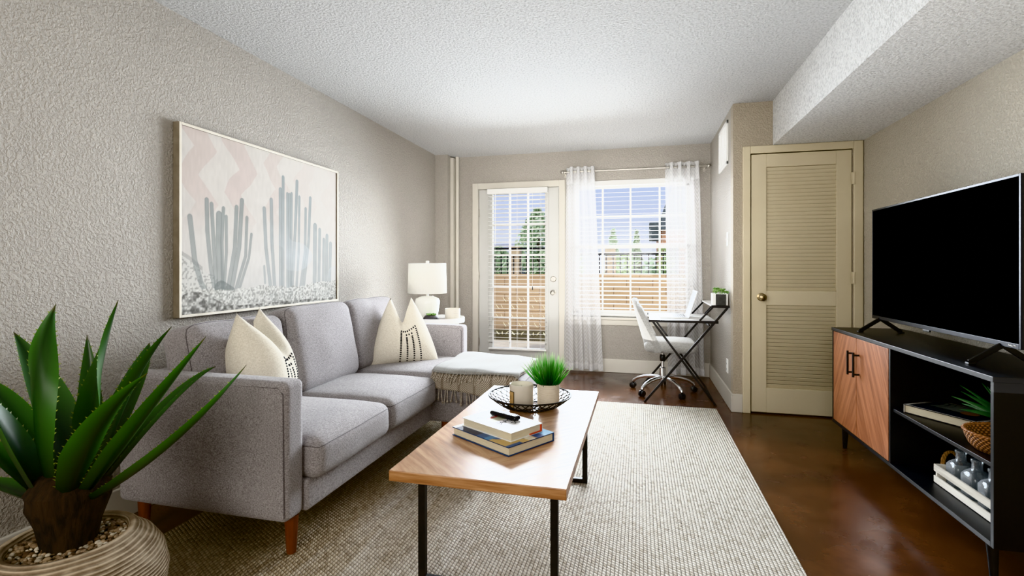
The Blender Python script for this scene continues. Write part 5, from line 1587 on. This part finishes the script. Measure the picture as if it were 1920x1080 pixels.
# light building far beyond, seen through the door
wb = thing('white_house', 'long white house far beyond the railing in the glazed door', 'building', (-8.5, 32, -.12))
M_WHS = pmat('white_render', (236, 236, 232), .9, rgb2=(226, 226, 222), nscale=2)
MB().bx(-14, -3.6, 30, 34, -.12, 1.9).build('wall', M_WHS, wb)
mb = MB(); a_ = [mb.v(p) for p in ((-14.2, 29.8, 1.9), (-3.4, 29.8, 1.9), (-3.4, 34.2, 1.9), (-14.2, 34.2, 1.9))]; b_ = [mb.v((-13.8, 32, 2.7)), mb.v((-3.8, 32, 2.7))]
mb.f([a_[0], a_[1], b_[1], b_[0]]); mb.f([a_[2], a_[3], b_[0], b_[1]]); mb.f([a_[1], a_[2], b_[1]]); mb.f([a_[3], a_[0], b_[0]])
mb.build('roof', pmat('grey_roof', (176, 176, 180), .9, rgb2=(160, 160, 164), nscale=3), wb)
for x in (-12, -9.5, -7, -5): MB().bx(x, x + .8, 29.97, 30, .6, 1.4).build('window', M_BWIN, wb)

# ------------------------------------------------------------------ world and lights
w = bpy.data.worlds.new('sky'); scene.world = w; w.use_nodes = True
t = w.node_tree; bg = t.nodes['Background']
tc = t.nodes.new('ShaderNodeTexCoord'); sx = t.nodes.new('ShaderNodeSeparateXYZ'); rp_ = t.nodes.new('ShaderNodeValToRGB')
t.links.new(tc.outputs['Generated'], sx.inputs[0]); t.links.new(sx.outputs[2], rp_.inputs[0])
cr_ = rp_.color_ramp; cr_.elements[0].position = .0; cr_.elements[0].color = lin((242, 243, 248)); cr_.elements[1].position = .22; cr_.elements[1].color = lin((184, 203, 247))
e = cr_.elements.new(.09); e.color = lin((216, 225, 249))
t.links.new(rp_.outputs[0], bg.inputs[0]); bg.inputs[1].default_value = .82

def area(name, loc, target, sx_, sy_, power, col=(1, 1, 1), spread=180):
    L = bpy.data.lights.new(name, 'AREA'); L.shape = 'RECTANGLE'; L.size = sx_; L.size_y = sy_; L.energy = power; L.color = col; L.spread = R(spread)
    o = bpy.data.objects.new(name, L); COL.objects.link(o); o.location = loc
    o.rotation_euler = (Vector(target) - Vector(loc)).to_track_quat('-Z', 'Y').to_euler(); return o
sun = bpy.data.lights.new('sun', 'SUN'); sun.energy = 1.7; sun.angle = R(2); sun.color = (1, .95, .88)
so = bpy.data.objects.new('sun', sun); COL.objects.link(so); so.rotation_euler = Vector((.35, .75, -1)).to_track_quat('-Z', 'Y').to_euler()
area('room_fill', (-1.0, -2.3, 1.7), (.9, 3.0, 1.35), 2.2, 1.4, 74, (1, .955, .875))  # unseen soft fill behind the camera, standing in for a flash
area('ceiling_fill', (.25, .8, .7), (.25, .8, 4), 2.6, 3.0, 17, (1, .995, .985))  # unseen up-facing fill, added to brighten the ceiling
area('ceiling_fill', (-.6, 4.85, .5), (-.6, 4.85, 4), 2.0, .9, 13, (1, .995, .98))  # second added fill in mid-air, for the far ceiling
area('rear_wall_fill', (-.6, 2.6, 1.4), (-.7, 5.6, 1.3), 1.6, .8, 17, (1, .985, .96), 100)  # unseen lamp added to lift the rear wall
area('window_daylight', (-.25, 5.22, 1.35), (-.7, 2.2, .6), 1.15, 1.45, 62, (.86, .93, 1), 114)
area('door_daylight', (-1.35, 5.25, 1.15), (-1.1, 2.2, .5), .62, 1.75, 44, (.86, .93, 1), 118)
area('outdoor_daylight', (-.09, 6.4, 1.9), (-.09, 5.0, 1.2), 1.8, 1.4, 120, (.97, .98, 1))

# ------------------------------------------------------------------ camera
cam = bpy.data.cameras.new('camera'); co_ = bpy.data.objects.new('camera', cam); COL.objects.link(co_)
co_.location = (0, 0, 1.1407); co_.rotation_euler = (R(90), 0, .2476)
cam.sensor_width = 36; cam.lens = 946.35 / 1920 * 36; cam.shift_y = -(540 - 502.11) / 1920; cam.clip_start = .05; cam.clip_end = 300
scene.camera = co_
scene.view_settings.view_transform = 'Khronos PBR Neutral'
scene.view_settings.look = 'None'
scene.view_settings.exposure = 0.38
scene.view_settings.gamma = 1.0
